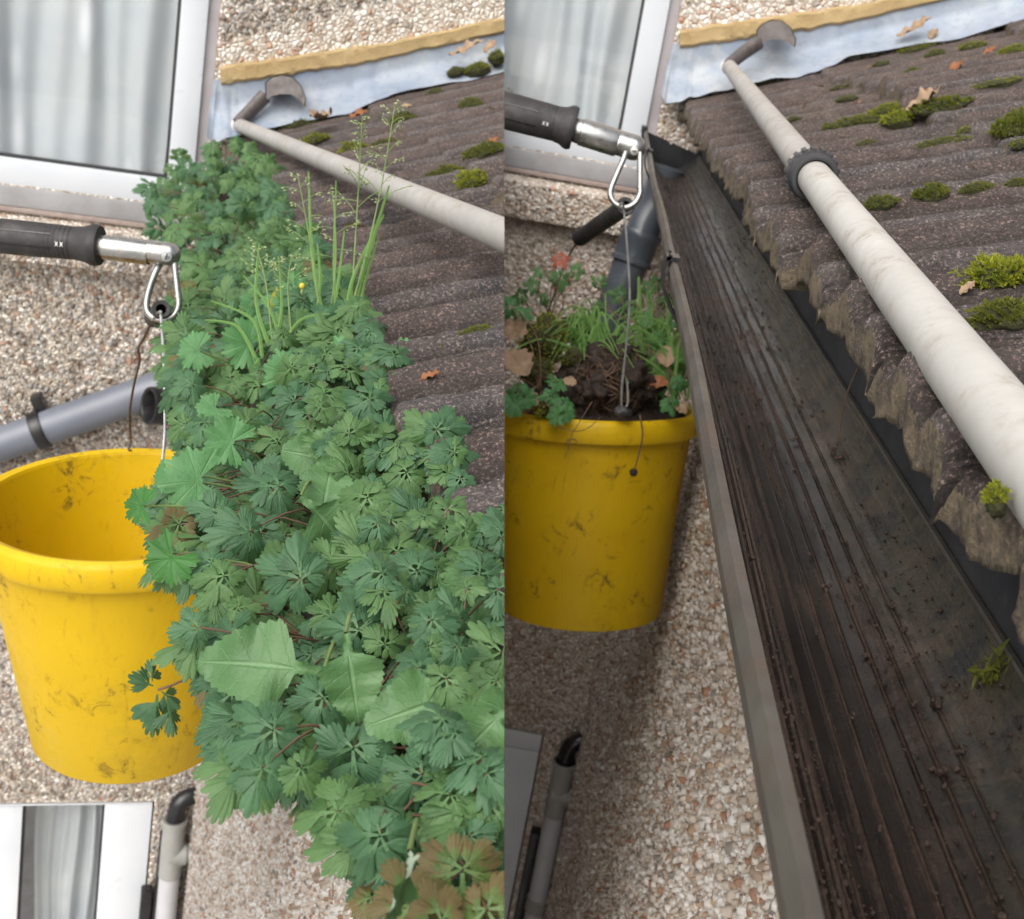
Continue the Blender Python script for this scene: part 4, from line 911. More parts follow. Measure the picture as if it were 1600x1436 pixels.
# ------------------------------------------------------------------ things lying on the roofs
def onroof(side, px, py, lift=0.0):
    o_, d_ = lray(side, px, py); prev = None
    for tt in np.arange(.25, 3.2, .004):
        q = o_+d_*tt
        if q[0] > X0R-.01 and q[2] < rooftop(q[0], q[1])+lift: return q
        if q[1] > WY: return o_+d_*(WY-.05-o_[1])/d_[1]
    return None
RN = nrm([-.36, -.05, .93])
def moss(side, px, py, wpx, hpx, label, seed, mat='moss2', dens=1.0):
    q = onroof(side, px, py+hpx*.25)
    if q is None: return
    p = tw(side, q); dep = p @ fwd; rx = wpx*.5*dep/FPX; ry = max(rx*.45, hpx*.9*dep/FPX); hh = max(.005, hpx*.62*dep/FPX)
    R_ = ROTS[side][0]; ex, ey, ez = R_ @ nrm([.93, 0, .36]), R_ @ np.array([0, 1.0, 0]), R_ @ nrm([-.36, 0, .93])
    rg = np.random.default_rng(seed); t = thing('moss_clump', label, 'moss', p, 'moss clumps on the roof tiles'); mb = MB()
    v, f = lump(p-ez*hh*.25, (ex, ey, ez), (rx, ry, hh), seed, .35, 3, 2.0); mb.add(v, f)
    n = int(dens*np.clip(wpx*hpx*.85, 120, 2600)); k = rg.integers(0, len(v), n*2); vv = v[k]+rg.normal(0, .06, (n*2, 3))*np.array([rx, rx, hh])
    vv = vv[((vv-p) @ ez) > -hh*.1][:n]; n = len(vv)
    l = np.clip(hh*.28, .0012, .0032)*rg.uniform(.6, 1.3, n)[:, None]
    d0 = (vv-(p-ez*hh*.6)); d0 = d0/np.linalg.norm(d0, axis=1)[:, None]+rg.normal(0, .45, (n, 3)); d0 /= np.linalg.norm(d0, axis=1)[:, None]
    a = np.cross(d0, rg.normal(0, 1, (n, 3))); a /= np.linalg.norm(a, axis=1)[:, None]; b = np.cross(d0, a); w_ = l*.26
    V = np.stack([vv-a*w_, vv+a*w_, vv+d0*l, vv-b*w_, vv+b*w_, vv+d0*l*.95+a*w_], 1).reshape(-1, 3)
    F = [(6*i, 6*i+1, 6*i+2) for i in range(n)]+[(6*i+3, 6*i+4, 6*i+5) for i in range(n)]
    U = np.tile(np.array([[.2, 0.2]]*6), (n, 1))
    obj('cushion', mb, MAT['mossbase'], t, side, fast=True, cap=False)
    fb = MB(); fb.add(V, F, U); obj('shoots', fb, MAT[mat], t, side, cap=False, fast=True, smooth=False)
ML = [(735, 278, 58, 34, 'bright green round moss cushion below the scraper pole, left roof', 'moss1'), (693, 268, 70, 22, 'long olive moss strip left of the bright round cushion, left roof', 'moss2'), (552, 230, 46, 30, 'moss among dead leaves above the left pole', 'moss1'), (492, 214, 42, 20, 'small bright moss beside the curled tan leaf, left roof', 'moss1'),
      (742, 518, 58, 22, 'lone dark moss tuft low on the left roof near the dividing edge', 'moss2'), (688, 545, 34, 9, 'thin moss line in the crack above the left weeds', 'moss2'), (745, 104, 40, 18, 'moss beside the flashing and dead leaf, top of left roof', 'moss1'), (712, 108, 30, 12, 'small moss left of the dead leaf by the left flashing', 'moss2'), (776, 84, 24, 20, 'moss at the very top right of the left roof', 'moss1'),
      (757, 232, 66, 22, 'dark moss with an orange leaf bit, right part of left roof', 'moss2'), (630, 182, 40, 22, 'moss under the leaf bits on the stepped tiles, left roof', 'moss2'), (465, 190, 70, 14, 'moss line along the lead flashing below the scraper, left roof', 'moss2'), (735, 160, 34, 26, 'dark moss on the tile step, left roof', 'moss2'), (680, 142, 30, 12, 'small moss on the upper tile near flashing, left roof', 'moss2'), (600, 222, 44, 14, 'moss strip behind the seed heads, left roof', 'moss2')]
MR = [(1556, 422, 112, 52, 'large bright yellow-green moss cushion nearest the white pole', 'moss1'), (1560, 484, 120, 40, 'olive moss strip just below the large bright cushion', 'moss2'), (1376, 313, 48, 22, 'small moss tuft right of the black collar', 'moss2'), (1455, 296, 48, 26, 'moss tuft with pale top, second right of the collar', 'moss2'),
      (1524, 291, 50, 16, 'flat moss tuft left of the right picture edge', 'moss2'), (1588, 285, 34, 10, 'thin moss strip at the right picture edge', 'moss2'), (1333, 188, 92, 18, 'long moss ridge running to the bright round cushion, right roof', 'moss2'), (1404, 181, 52, 26, 'bright round moss cushion at the end of the moss ridge, right roof', 'moss1'), (1384, 168, 50, 18, 'moss behind the bright round cushion, right roof', 'moss1'),
      (1472, 220, 84, 16, 'flat olive moss strip in mid right roof', 'moss2'), (1588, 190, 64, 48, 'tall rust-tinged moss mass at the right edge', 'moss2'), (1592, 222, 26, 14, 'bright moss bit under the tall mass at the right edge', 'moss1'), (1514, 200, 36, 12, 'small bright moss in the middle of right roof', 'moss1'), (1470, 160, 84, 24, 'moss along the tile step, right roof', 'moss2'),
      (1322, 152, 34, 9, 'tiny moss dash near far eave, right roof', 'moss2'), (1430, 72, 60, 14, 'moss patch below the dead leaf at the right flashing', 'moss1'), (1460, 82, 30, 14, 'moss lump below the flashing patch, right roof', 'moss2'), (1520, 70, 44, 14, 'bright moss bump along the right flashing', 'moss1'), (1582, 76, 42, 16, 'moss bump at the top right corner', 'moss1'),
      (1555, 128, 76, 11, 'long thin moss strip on upper tile, right roof', 'moss1'), (1376, 98, 28, 9, 'small moss on the stepped tile edge by the right flashing', 'moss2'), (1495, 106, 40, 9, 'narrow moss strip between orange leaf and flashing', 'moss2'), (1190, 125, 46, 7, 'moss line where flashing meets the far tiles, right roof', 'moss2'), (1428, 112, 34, 18, 'dark moss on the tile step corner, right roof', 'moss2'), (1240, 185, 22, 6, 'tiny moss dash beside the thin pole, right roof', 'moss2'),
      (1312, 135, 30, 8, 'small moss dash above the moss ridge, right roof', 'moss2'), (1352, 222, 40, 12, 'dark moss spot left of the flat strip, right roof', 'moss2'), (1556, 775, 34, 16, 'small moss in the tile crack beside the nearest pole end', 'moss1')]
for i, (x, y, a, b, l, m_) in enumerate(ML): moss('L', x, y, a, b, l, 200+i, m_)
for i, (x, y, a, b, l, m_) in enumerate(MR): moss('R', x, y, a, b, l, 300+i, m_)
def dead_leaf(side, p, n_, hd, L, label, seed, mat='deadleaf', wide=.24, curl=1.0, group='fallen dead leaves'):
    rg = np.random.default_rng(seed); tm = strap_leaf(lambda u: wide*math.sin(math.pi*min(1, u*.96+.03))**.8*(1+.12*math.sin(u*26)), 24, 0, .5*curl, -.3*curl, .07*curl, rg)
    mb = MB(); v, f, u = place(tm, p, n_, hd, L); mb.add(v, f, u); mb.add(v-nrm(n_)*.0004, [q[::-1] for q in f], u)
    tag(obj('dead_leaf', mb, MAT[mat], None, side, cap=False, fast=True, loc=p), label, 'leaf', group)
def roof_leaf(side, px, py, Lpx, ang, label, seed, mat='deadleaf', wide=.24, curl=1.0):
    q = onroof(side, px, py); p = tw(side, q); ez = ROTS[side][0] @ RN; d_ = imdir(p, ang); dep = p @ fwd
    dead_leaf(side, p+ez*.006-d_*Lpx*.5*dep/FPX, ez+VIEW(p)*.4, d_, Lpx*dep/FPX*1.1, label, seed, mat, wide, curl)
roof_leaf('L', 512, 205, 44, 100, 'curled tan leaf lying above the left pole', 1, wide=.34, curl=1.6); roof_leaf('L', 495, 192, 26, 10, 'small brown leaf beside the curled tan leaf', 2, 'rustleaf'); roof_leaf('L', 728, 89, 52, 355, 'long pale dead leaf against the left flashing', 3, wide=.18); roof_leaf('L', 764, 76, 26, 300, 'upturned small leaf at top of left roof', 4, wide=.3)
roof_leaf('L', 636, 180, 26, 60, 'narrow tan leaf bit on the left tile step', 5, wide=.2); roof_leaf('L', 672, 606, 34, 0, 'brown leaf poking from the weeds onto tiles', 6, 'rustleaf', .2); roof_leaf('L', 770, 232, 20, 0, 'orange leaf scrap in dark moss, left roof', 7, 'rustleaf', .35); roof_leaf('L', 560, 192, 30, 20, 'rust brown leaf between the moss patches, left roof', 8, 'rustleaf', .3)
roof_leaf('R', 1427, 62, 50, 0, 'long pale dead leaf against the right flashing', 9, wide=.2); roof_leaf('R', 1457, 57, 20, 290, 'small upturned leaf at the right flashing', 10, wide=.34); roof_leaf('R', 1440, 183, 48, 5, 'crumpled tan leaf right of the bright moss, right roof', 11, wide=.28, curl=1.5); roof_leaf('R', 1493, 115, 24, 340, 'orange leaf on the upper tile, right roof', 12, 'rustleaf', .34); roof_leaf('R', 1446, 161, 20, 0, 'orange leaf scrap in the step moss, right roof', 13, 'rustleaf', .4); roof_leaf('R', 1545, 93, 18, 20, 'small brown leaf near the top right', 14, 'rustleaf', .4)
roof_leaf('R', 1512, 470, 26, 330, 'pinkish scrap of leaf above the olive moss strip', 15, 'deadleaf', .3)
def litter(side, n, label, seed):
    rg = np.random.default_rng(seed); mb = MB()
    for k in range(n):
        x, y = X0R+.02+rg.random()*.62, .4+2.15*rg.random()
        if rg.random() < .5: x = float(xstart(1, np.array(y)))-rg.exponential(.02) if rg.random() < .6 else x
        z = rooftop(x, y)+.0012; p = tw(side, (x, y, z)); L = rg.lognormal(-5.6, .5)
        d_ = nrm(rg.normal(0, 1, 3)*[1, 1, .2]); w_ = nrm(np.cross(d_, UP))*L*rg.uniform(.06, .3); mb.add([p-d_*L-w_*.4, p-w_+UP*.001, p+d_*L, p+w_+UP*L*.25], [(0, 1, 2, 3)])
    o = obj('leaf_litter', mb, MAT['rustleaf'], None, side, cap=False, fast=True, loc=tw(side, (.3, 1.4, -.05))); o['kind'] = 'stuff'; tag(o, label, 'litter')
litter('R', 420, 'tiny brown scraps of leaf scattered over the right roof tiles', 91); litter('L', 420, 'tiny brown scraps of leaf scattered over the left roof tiles', 92)
# ------------------------------------------------------------------ telescopic pole with gutter scraper
def pole(side, a, b, da, db, r_thin, label, thick=None):
    t = thing('scraper_pole', label, 'pole', pd(*b, db))
    A, B = pd(*a, da), pd(*b, db); d_ = nrm(B-A)
    at = lambda f: A+(B-A)*f
    fc = 1.0
    if thick:
        pxc, r_thick = thick; u0 = 0.0
        # place the collar where the pole crosses that picture column
        lo_, hi_ = 0.0, 1.0
        for _ in range(40):
            fc = (lo_+hi_)/2
            if to_px(at(fc))[0] < pxc: lo_ = fc
            else: hi_ = fc
    mb = MB(); mb.tube([A-d_*.004, at(fc*.5), at(fc)], r_thin, 32); obj('thin_section', mb, MAT['polethin'], t, side)
    mb = MB(); mb.lathe(A-d_*.012, d_, [(0, 0), (r_thin*.8, 0), (r_thin*1.12, .004), (r_thin*1.15, .016), (r_thin*1.02, .018)], 32); obj('white_cap', mb, MAT['whitecap'], t, side)
    if thick:
        c = at(fc); rt = r_thick
        mb = MB(); mb.tube([c+d_*.012, at((1+fc)/2), B], rt, 40); obj('thick_section', mb, MAT['pole'], t, side)
        L = rt*2.9
        mb = MB(); mb.lathe(c-d_*L*.30, d_, [(r_thin*1.02, 0), (rt*1.25, 0), (rt*1.48, L*.10), (rt*1.52, L*.60), (rt*1.40, L*.66), (rt*1.40, L*.95), (rt*1.34, L), (rt*1.10, L), (rt*1.10, L*.86), (rt*1.0, L*.86)], 64)
        u = nrm(np.cross(d_, UP)); w_ = np.cross(d_, u); n = 18
        for k in range(n):
            th = 2*math.pi*k/n; rad = math.cos(th)*u+math.sin(th)*w_; tan = -math.sin(th)*u+math.cos(th)*w_
            mb.box(c-d_*L*.30+d_*L*.35+rad*rt*1.54, [d_, tan, rad], (L*.22, rt*.15, rt*.10))
        obj('locking_collar', mb, MAT['greyplastic'], t, side, bevel=.0006)
    return t, A, d_
def scraper(side, t, A, outline, neck, dep, deph):
    mb = MB(); nk = [pd(x, y, dep+(deph-dep)*k/(len(neck)-1)) for k, (x, y) in enumerate(neck)]
    mb.tube(bez(nk, 14), np.linspace(.0135, .0155, 14), 14, sx=.75); hd = obj('scraper_neck', mb, MAT['scraper'], t, side)
    P = np.array([pd(x, y, deph) for x, y in outline]); c = P.mean(0); n_ = VIEW(c); n = len(P)
    # scoop: the outline is one edge, the blade sweeps back and curls
    G = [P+n_*.012, P+n_*.008+(c-P)*.03, P-n_*.012+(c-P)*.05, P-n_*.022+(c-P)*.16]
    mb = MB(); mb.grid(np.array(G), None, wrap=True)
    m = n//2
    for off, fl in ((.0115, 0), (-.018, 1)):
        Q = P+n_*off+(c-P)*.05; k0 = mb.n; F = []
        for i in range(m-1):
            q = (i, i+1, n-2-i, n-1-i); F.append(q if not fl else q[::-1])
        mb.add(Q, F)
    obj('scraper_blade', mb, MAT['scraper'], t, side, bevel=0, cap=False)
Z1 = lambda pts: [(1040+x/2.857, y/2.857) for x, y in pts]
Z2 = lambda pts: [(320+x/2.99, y/2.99) for x, y in pts]
t, A, d_ = pole('R', (1139, 104), (1690, 822), 2.42, .338, .0138, 'long cream telescopic pole with black collar lying on the right roof', (1268, .0133))
scraper('R', t, A, Z1([(408, 200), (405, 135), (428, 108), (470, 88), (520, 92), (558, 122), (583, 175), (578, 212), (560, 197), (530, 180), (490, 174), (450, 185)]), [(1137, 103), (1160, 84), (1186, 66)], 2.40, 2.42)
t, A, d_ = pole('L', (374, 196), (830, 385), 2.42, .92, .0135, 'grey pole with dark crescent scraper lying across the left roof')
scraper('L', t, A, Z2([(285, 470), (282, 385), (312, 360), (360, 350), (412, 360), (452, 402), (474, 462), (468, 500), (442, 465), (402, 441), (350, 440), (312, 450)]), [(371, 194), (390, 175), (414, 150)], 2.40, 2.42)
# ------------------------------------------------------------------ buckets, hook arms, carabiners
def axis_at(px, py, elev, lean):
    r = nrm(ray(px, py)); u0 = -down-r*(-down @ r); u0 = nrm(u0); s_ = nrm(np.cross(u0, r)); e = math.radians(elev); l = math.radians(lean)
    a = math.cos(e)*u0-math.sin(e)*r; return nrm(a*math.cos(l)+s_*math.sin(l))
def bucket(side, px, py, dep, R, h, taper, elev, lean, label):
    c = pd(px, py, dep); ax = axis_at(px, py, elev, lean); t = thing('bucket', label, 'bucket', c-ax*h)
    rb = R*taper; rw = R-.010; sl = (rw-rb)/h
    mb = MB(); w_ = .0028
    out = [(0, -h+.006), (rb-.012, -h+.006), (rb-.010, -h), (rb-.003, -h), (rb, -h+.004), (rb+sl*(h-.10), -.10), (rw-.001, -.03), (rw, -.024)]
    inn = [(rw-w_, -.004), (rw-w_-sl*.06, -.06), (rb-w_+.001, -h+.02), (rb-.012, -h+.0085), (0, -h+.0085)]
    mb.lathe(c, ax, out+inn, 96); obj('body', mb, MAT['bucket'], t, side, cap=False)
    mb = MB(); mb.lathe(c, ax, [(rw-w_, -.004), (rw-w_+.001, -.001), (rw+.004, .001), (R-.001, -.0015), (R+.0008, -.005), (R+.0012, -.024), (R-.0008, -.0275), (R-.003, -.027), (rw-.0005, -.018)], 96); obj('rim', mb, MAT['bucket'], t, side, cap=False)
    return t, c, ax
BL, cL, aL = bucket('L', 196, 781, 1.165, .143, .255, .70, 23, 2, 'empty yellow bucket hanging at left beside the weeds')
BR, cR, aR = bucket('R', 922, 633, 1.58, .143, .272, .765, 8, -3, 'yellow bucket full of pulled weeds and soil, hanging by the clean gutter')
def arm(side, a, b, dep, rg_, m0, m1, m2, r_m, bolt, label, mark):
    t = thing('hook_arm', label, 'hook arm', pd(*b, dep))
    A, B = pd(*a, dep), pd(*b, dep); d_ = nrm(B-A); L = np.linalg.norm(B-A)
    up_ = nrm(np.cross(np.cross(d_, VIEW(B)), d_)); s_ = np.cross(d_, up_)
    mb = MB(); mb.lathe(A, d_, [(0, 0), (rg_*.95, 0), (rg_, .004), (rg_*1.0, L*.45), (rg_*.97, L*.70), (rg_*.95, L-.022), (rg_*1.02, L-.014), (rg_*1.17, L-.008), (rg_*1.20, L-.004), (rg_*1.12, L), (rg_*.5, L), (0, L)], 48)
    gr = obj('rubber_grip', mb, MAT['rubber'], t, side)
    # knurl: small diamonds raised on the grip, and a long recessed panel outline facing the viewer
    mb = MB()
    for i in range(9):
        for j in range(14):
            th = math.radians(-62+j*9.5+(4.7 if i % 2 else 0)); rad = up_*math.cos(th)+s_*math.sin(th); tan = -up_*math.sin(th)+s_*math.cos(th)
            q = A+d_*(L-.026-i*.0042)+rad*rg_*.955; mb.box(q, [nrm(d_+tan), nrm(d_-tan), rad], (.0011, .0011, .0006))
    if gr: obj('knurling', mb, MAT['rubber'], gr, side, smooth=False)
    mb = MB()
    for th in (-22, 24):
        th = math.radians(th); rad = up_*math.cos(th)+s_*math.sin(th); mb.box(A+d_*(L*.42)+rad*rg_*.995, [d_, np.cross(d_, rad), rad], (L*.24, .0006, .0006))
    th = math.radians(1); rad = up_*math.cos(th)+s_*math.sin(th)
    if gr: obj('panel_line', mb, MAT['black'], gr, side, smooth=False)
    mb = MB(); tn = np.cross(rad, d_); q0 = pd(*mark, dep); q0 = q0-(q0-A) @ rad*rad+rad*rg_*1.0 if False else A+d_*((pd(*mark, dep)-A) @ d_)+up_*math.cos(math.radians(8))*rg_+s_*math.sin(math.radians(8))*rg_
    for k in (-1, 1):
        o2 = q0+d_*k*.0022+up_*.0002
        for (u, v) in ((-.0011, .0012), (.0011, .0012), (-.0011, -.0012), (.0011, -.0012)): mb.box(o2+d_*u*.55+tn*v, [nrm(d_+tn*.8*np.sign(u*v)), tn, up_], (.0010, .00028, .0004))
        mb.box(o2, [d_, tn, up_], (.0011, .0003, .0004))
    if gr: obj('grip_mark', mb, MAT['whitecap'], gr, side, smooth=False)
    M0, M1, M2 = pd(*m0, dep), pd(*m1, dep), pd(*m2, dep); d2 = nrm(M2-M0); La, Lb = np.linalg.norm(M1-M0), np.linalg.norm(M2-M1)
    mb = MB(); mb.lathe(M0-d2*.006, d2, [(r_m*.9, 0), (r_m*.97, .004), (r_m*.97, .008), (r_m*1.05, .0085), (r_m*1.05, La+.004), (r_m*.98, La+.0055), (r_m, La+.007)], 40)
    obj('steel_sleeve', mb, MAT['steel'], t, side)
    mb = MB(); prof = [(r_m*.96, 0)]+[(r_m*math.cos(x)*.98, Lb+r_m*.95*math.sin(x)) for x in np.linspace(0, math.pi/2, 10)]
    mb.lathe(M1, d2, [(0, -.001)]+prof, 40); obj('steel_end', mb, MAT['steel'], t, side)
    c = pd(*bolt, dep)+VIEW(M2)*r_m*.78; n_ = VIEW(c)
    mb = MB(); mb.lathe(c-n_*.004, n_, [(.0052, 0), (.0052, .0055), (.0046, .0066), (0, .007)], 24)
    bo = obj('bolt_head', mb, MAT['steel'], t, side)
    mb = MB()
    for v_ in (nrm(right+down*.3), nrm(down-right*.3)): mb.box(c+n_*.0029, [v_, np.cross(n_, v_), n_], (.0028, .0006, .0004))
    if bo: obj('cross_slot', mb, MAT['black'], bo, side, smooth=False)
    return t
arm('L', (-45, 364), (157, 384), 1.10, .0158, (160, 386), (232, 393), (264, 399), .0108, (260, 401), 'black rubber grip arm with steel end holding the empty bucket', (104, 363))
arm('R', (730, 157), (898, 201), 1.42, .0212, (905, 205), (966, 223), (990, 232), .0150, (991, 236), 'black rubber grip arm with steel end holding the full bucket', (859, 172))
def carabiner(side, pts, dep, r, label, gate):
    P = bez([pd(x, y, dep+o) for x, y, o in pts], 60); t = thing('carabiner', label, 'carabiner', P[len(P)//2])
    mb = MB(); mb.tube(P, r, 14); obj('body', mb, MAT['steel'], t, side)
    mb = MB(); g_ = [pd(x, y, dep+o) for x, y, o in gate]; mb.tube([g_[0], g_[1]], r*.92, 14); mb.tube([g_[1]+(g_[0]-g_[1])*.02, g_[1]-(g_[0]-g_[1])*.06], r*1.15, 14); obj('gate', mb, MAT['steel'], t, side)
carabiner('L', [(250, 412, .004), (243, 425, 0), (234, 450, 0), (229, 472, 0), (231, 488, 0), (243, 498, 0), (258, 499, 0), (272, 492, 0), (279, 478, 0), (278, 458, 0)], 1.10, .0031, 'steel carabiner hooked through the empty bucket handle', [(272, 405, 0), (278, 462, 0)])
carabiner('R', [(980, 228, .006), (975, 246, 0), (963, 274, 0), (954, 298, 0), (957, 313, 0), (968, 322, 0), (980, 324, 0), (993, 316, 0), (1000, 302, 0), (1000, 290, 0)], 1.41, .0034, 'steel carabiner hooked through the full bucket handle', [(1000, 238, 0), (1000, 292, 0)])
def bail(side, grip, r_g, front, back, bucket_):
    g = [pd(*q) for q in grip]; d_ = nrm(g[-1]-g[0]); L = np.linalg.norm(g[-1]-g[0])
    mb = MB(); mb.tube(bez([pd(*q) for q in front], 50), .0014, 8); t = obj('handle', mb, MAT['wire'], bucket_, side)
    mb = MB(); mb.lathe(g[0], d_, [(r_g*.55, .010), (r_g*.55, 0), (r_g*.9, -.0005), (r_g, .002), (r_g*.95, .006), (r_g*.95, L-.006), (r_g*1.02, L-.003), (r_g*.9, L), (0, L)], 28); obj('grip_tube', mb, MAT['rubber'], t, side)
    mb = MB(); mb.tube(bez([pd(*q) for q in back], 40), .0013, 8); obj('rear_wire', mb, MAT['rustwire'], t, side)
bail('L', [(252, 483, 1.09), (240, 498, 1.15)], .0085, [(238, 500, 1.10), (250, 487, 1.085), (252, 500, 1.085), (256, 560, 1.07), (258, 640, 1.06), (257, 690, 1.05), (252, 740, 1.045), (249, 800, 1.04), (247, 860, 1.035)],
     [(236, 504, 1.15), (225, 528, 1.18), (216, 545, 1.19), (218, 565, 1.2), (210, 598, 1.22), (203, 640, 1.25), (203, 672, 1.265), (204, 690, 1.27), (201, 702, 1.268), (206, 704, 1.268)], BL)
bail('R', [(978, 322, 1.41), (906, 372, 1.62)], .0112, [(950, 345, 1.50), (970, 319, 1.40), (975, 330, 1.40), (981, 400, 1.41), (984, 470, 1.415), (978, 545, 1.425), (972, 600, 1.43), (971, 634, 1.435), (976, 638, 1.435), (981, 628, 1.435), (980, 600, 1.435), (979, 592, 1.435)],
     [(908, 370, 1.62), (892, 394, 1.64), (880, 420, 1.66), (866, 460, 1.68), (853, 500, 1.69), (845, 560, 1.70)], BR)
mb = MB(); q = pd(974, 643, 1.432); v, f = lump(q, np.eye(3), (.011, .007, .006), 5, .3, 3); mb.add(v, f)
obj('handle_lug', mb, MAT['greyplastic'], BR, 'R', fast=True)
# ------------------------------------------------------------------ contents of the full bucket
u_ = nrm(np.cross(aR, VIEW(cR))); w_ = np.cross(aR, u_)       # u_: sideways, w_: roughly toward/away
mb = MB(); rr = np.linspace(0, .131, 22); th = np.linspace(0, 2*math.pi, 72, endpoint=False); G = []
from mathutils import noise as mno
for r in rr:
    row = []
    for a in th:
        p = cR+r*(math.cos(a)*u_+math.sin(a)*w_); k = mno.noise(Vector(p*22))*.016+mno.noise(Vector(p*70))*.007+mno.noise(Vector(p*180))*.003
        row.append(p+aR*(-.012+.046*(1-(r/.131)**2)+k*(1 if r < .12 else .4)))
    G.append(row)
mb.grid(np.array(G), None, wrap=True)
tag(obj('soil_heap', mb, MAT['soil'], None, 'R', cap=False, fast=True, loc=cR), 'dark soil heap filling the yellow bucket to the brim', 'soil')
p = pd(948, 598, 1.50); t = thing('root_clod', 'dark fibrous clod of roots and soil at the front of the full bucket', 'clod', p)
mb = MB(); v, f = lump(p, (right, -down, -fwd), (.052, .046, .045), 8, .55, 5, 1.9); mb.add(v, f); obj('soil_lump', mb, MAT['soil'], t, 'R', fast=True, cap=False)
mb = MB(); rg = np.random.default_rng(9)
for k in range(170):
    d0 = nrm(rg.normal(0, 1, 3)-fwd*.7); a = p+d0*.045*rg.uniform(.8, 1.05); tn = nrm(np.cross(d0, rg.normal(0, 1, 3))); l = rg.uniform(.012, .045)
    mb.tube(bez([a-tn*l*.5, a+d0*.004*rg.uniform(.3, 2.2), a+tn*l*.5+rg.normal(0, .005, 3)], 7), rg.uniform(.0003, .0011), 5, caps=False)
obj('root_fibres', mb, MAT['root'], t, 'R', fast=True, cap=False)
def heap_moss(px, py, dep, rx, ry, rz, label, seed, mat, n=1500):
    p = pd(px, py, dep); rg = np.random.default_rng(seed); t = thing('moss_lump', label, 'moss', p, 'moss lumps in the full bucket')
    v, f = lump(p, (right, -down, -fwd), (rx, ry, rz), seed, .4, 4); mb = MB(); mb.add(v, f); obj('cushion', mb, MAT['mossbase'], t, 'R', fast=True, cap=False)
    vv = v[rg.integers(0, len(v), n)]+rg.normal(0, .0012, (n, 3)); d0 = (vv-p)/np.array([rx, ry, rz]).mean()+rg.normal(0, .5, (n, 3)); d0 /= np.linalg.norm(d0, axis=1)[:, None]
    a = np.cross(d0, rg.normal(0, 1, (n, 3))); a /= np.linalg.norm(a, axis=1)[:, None]; l = rg.uniform(.002, .0045, n)[:, None]
    V = np.stack([vv-a*l*.22, vv+a*l*.22, vv+d0*l], 1).reshape(-1, 3); fb = MB(); fb.add(V, [(3*i, 3*i+1, 3*i+2) for i in range(n)], np.full((3*n, 2), .2)); obj('shoots', fb, MAT[mat], t, 'R', fast=True, cap=False, smooth=False)
heap_moss(850, 532, 1.54, .026, .028, .022, 'yellow-green moss lump upper left in the full bucket', 61, 'moss1', 2200); heap_moss(838, 580, 1.50, .022, .014, .016, 'olive moss lump below the yellow-green one, full bucket', 62, 'moss2', 1200)
heap_moss(905, 515, 1.60, .030, .016, .02, 'dark moss at the back of the full bucket', 63, 'moss2', 1200); heap_moss(858, 640, 1.45, .016, .009, .012, 'small bright moss by the bucket rim, left of the wire', 64, 'moss1', 700); heap_moss(905, 560, 1.5, .02, .012, .014, 'moss strip joined to the root clod', 65, 'moss2', 900)
for (x, y, d_, L, ang, w2, lab, mt, cu) in [(802, 520, 1.52, .050, 20, .42, 'large folded tan leaf at left of the full bucket', 'deadleaf', 1.4), (808, 572, 1.48, .060, 60, .45, 'broad pale brown leaf below the folded one, full bucket', 'deadleaf', 1.0), (812, 640, 1.45, .050, 0, .30, 'dark brown leaf just above the bucket rim at left', 'rustleaf', 1.2), (832, 625, 1.45, .03, 70, .4, 'small grey-brown leaf above the rim', 'deadleaf', .8),
        (940, 550, 1.52, .055, 345, .26, 'curled brown leaf lying over the root clod', 'deadleaf', 1.6), (1040, 560, 1.50, .042, 90, .42, 'upright oval tan leaf right of the wire', 'deadleaf', .6), (1025, 600, 1.48, .04, 20, .3, 'brown leaf low right of the clod', 'rustleaf', 1.2), (1062, 640, 1.46, .03, 60, .35, 'tan leaf scrap on the rim at right', 'deadleaf', 1.2), (890, 598, 1.46, .024, 30, .4, 'small tan leaf on the left of the clod', 'deadleaf', 1.0)]:
    p = pd(x, y, d_); dh = imdir(p, ang); dead_leaf('R', p-dh*L*.37, VIEW(p)+UP*.5, dh, L*.74, lab, int(x), mt, w2*.9, cu, 'dead leaves in the full bucket')
def gb(b, tip, mid, wd): return ([b, mid, tip], wd)
rg = np.random.default_rng(77); bl = []
for k in range(80):
    x0, y0, d0 = rg.uniform(905, 950), rg.uniform(545, 590), rg.uniform(1.49, 1.58); a = math.radians(rg.uniform(185, 355)); L = rg.uniform(50, 130); tip = (x0+math.cos(a)*L*1.1, y0+math.sin(a)*L*.75+rg.uniform(0, 40), d0-rg.uniform(-.05, .1))
    bl.append(([(x0, y0, d0), (x0+math.cos(a)*L*.55, y0+math.sin(a)*L*.75-8, d0-.01), tip], rg.uniform(.0009, .0019)))
grass_tuft(bl, [], 'bright grass tuft splaying from the middle of the full bucket', pd(925, 560, 1.52), 71, 'R')
bl = []
for k in range(110):
    x0, y0, d0 = rg.uniform(1005, 1075), rg.uniform(540, 630), rg.uniform(1.48, 1.6); a = math.radians(rg.uniform(195, 350)); L = rg.uniform(40, 120); x1 = min(x0+math.cos(a)*L, 1088)
    bl.append(([(x0, y0, d0), ((x0+x1)/2, y0+math.sin(a)*L*.8-6, d0), (x1, y0+math.sin(a)*L*.9+rg.uniform(-10, 30), d0-.01)], rg.uniform(.0009, .0018)))
grass_tuft(bl, [], 'bright grass tuft crowding the right side of the full bucket', pd(1045, 590, 1.52), 72, 'R')
grass_tuft([([(998, 540, 1.55), (999, 480, 1.55), (998, 432, 1.55)], .004), ([(1005, 560, 1.55), (1015, 490, 1.55), (1026, 468, 1.55)], .0018), ([(1040, 560, 1.55), (1050, 480, 1.55), (1034, 452, 1.55)], .0014)], [], 'broad upright grass blade standing right of the wire', pd(1000, 545, 1.55), 73, 'R')
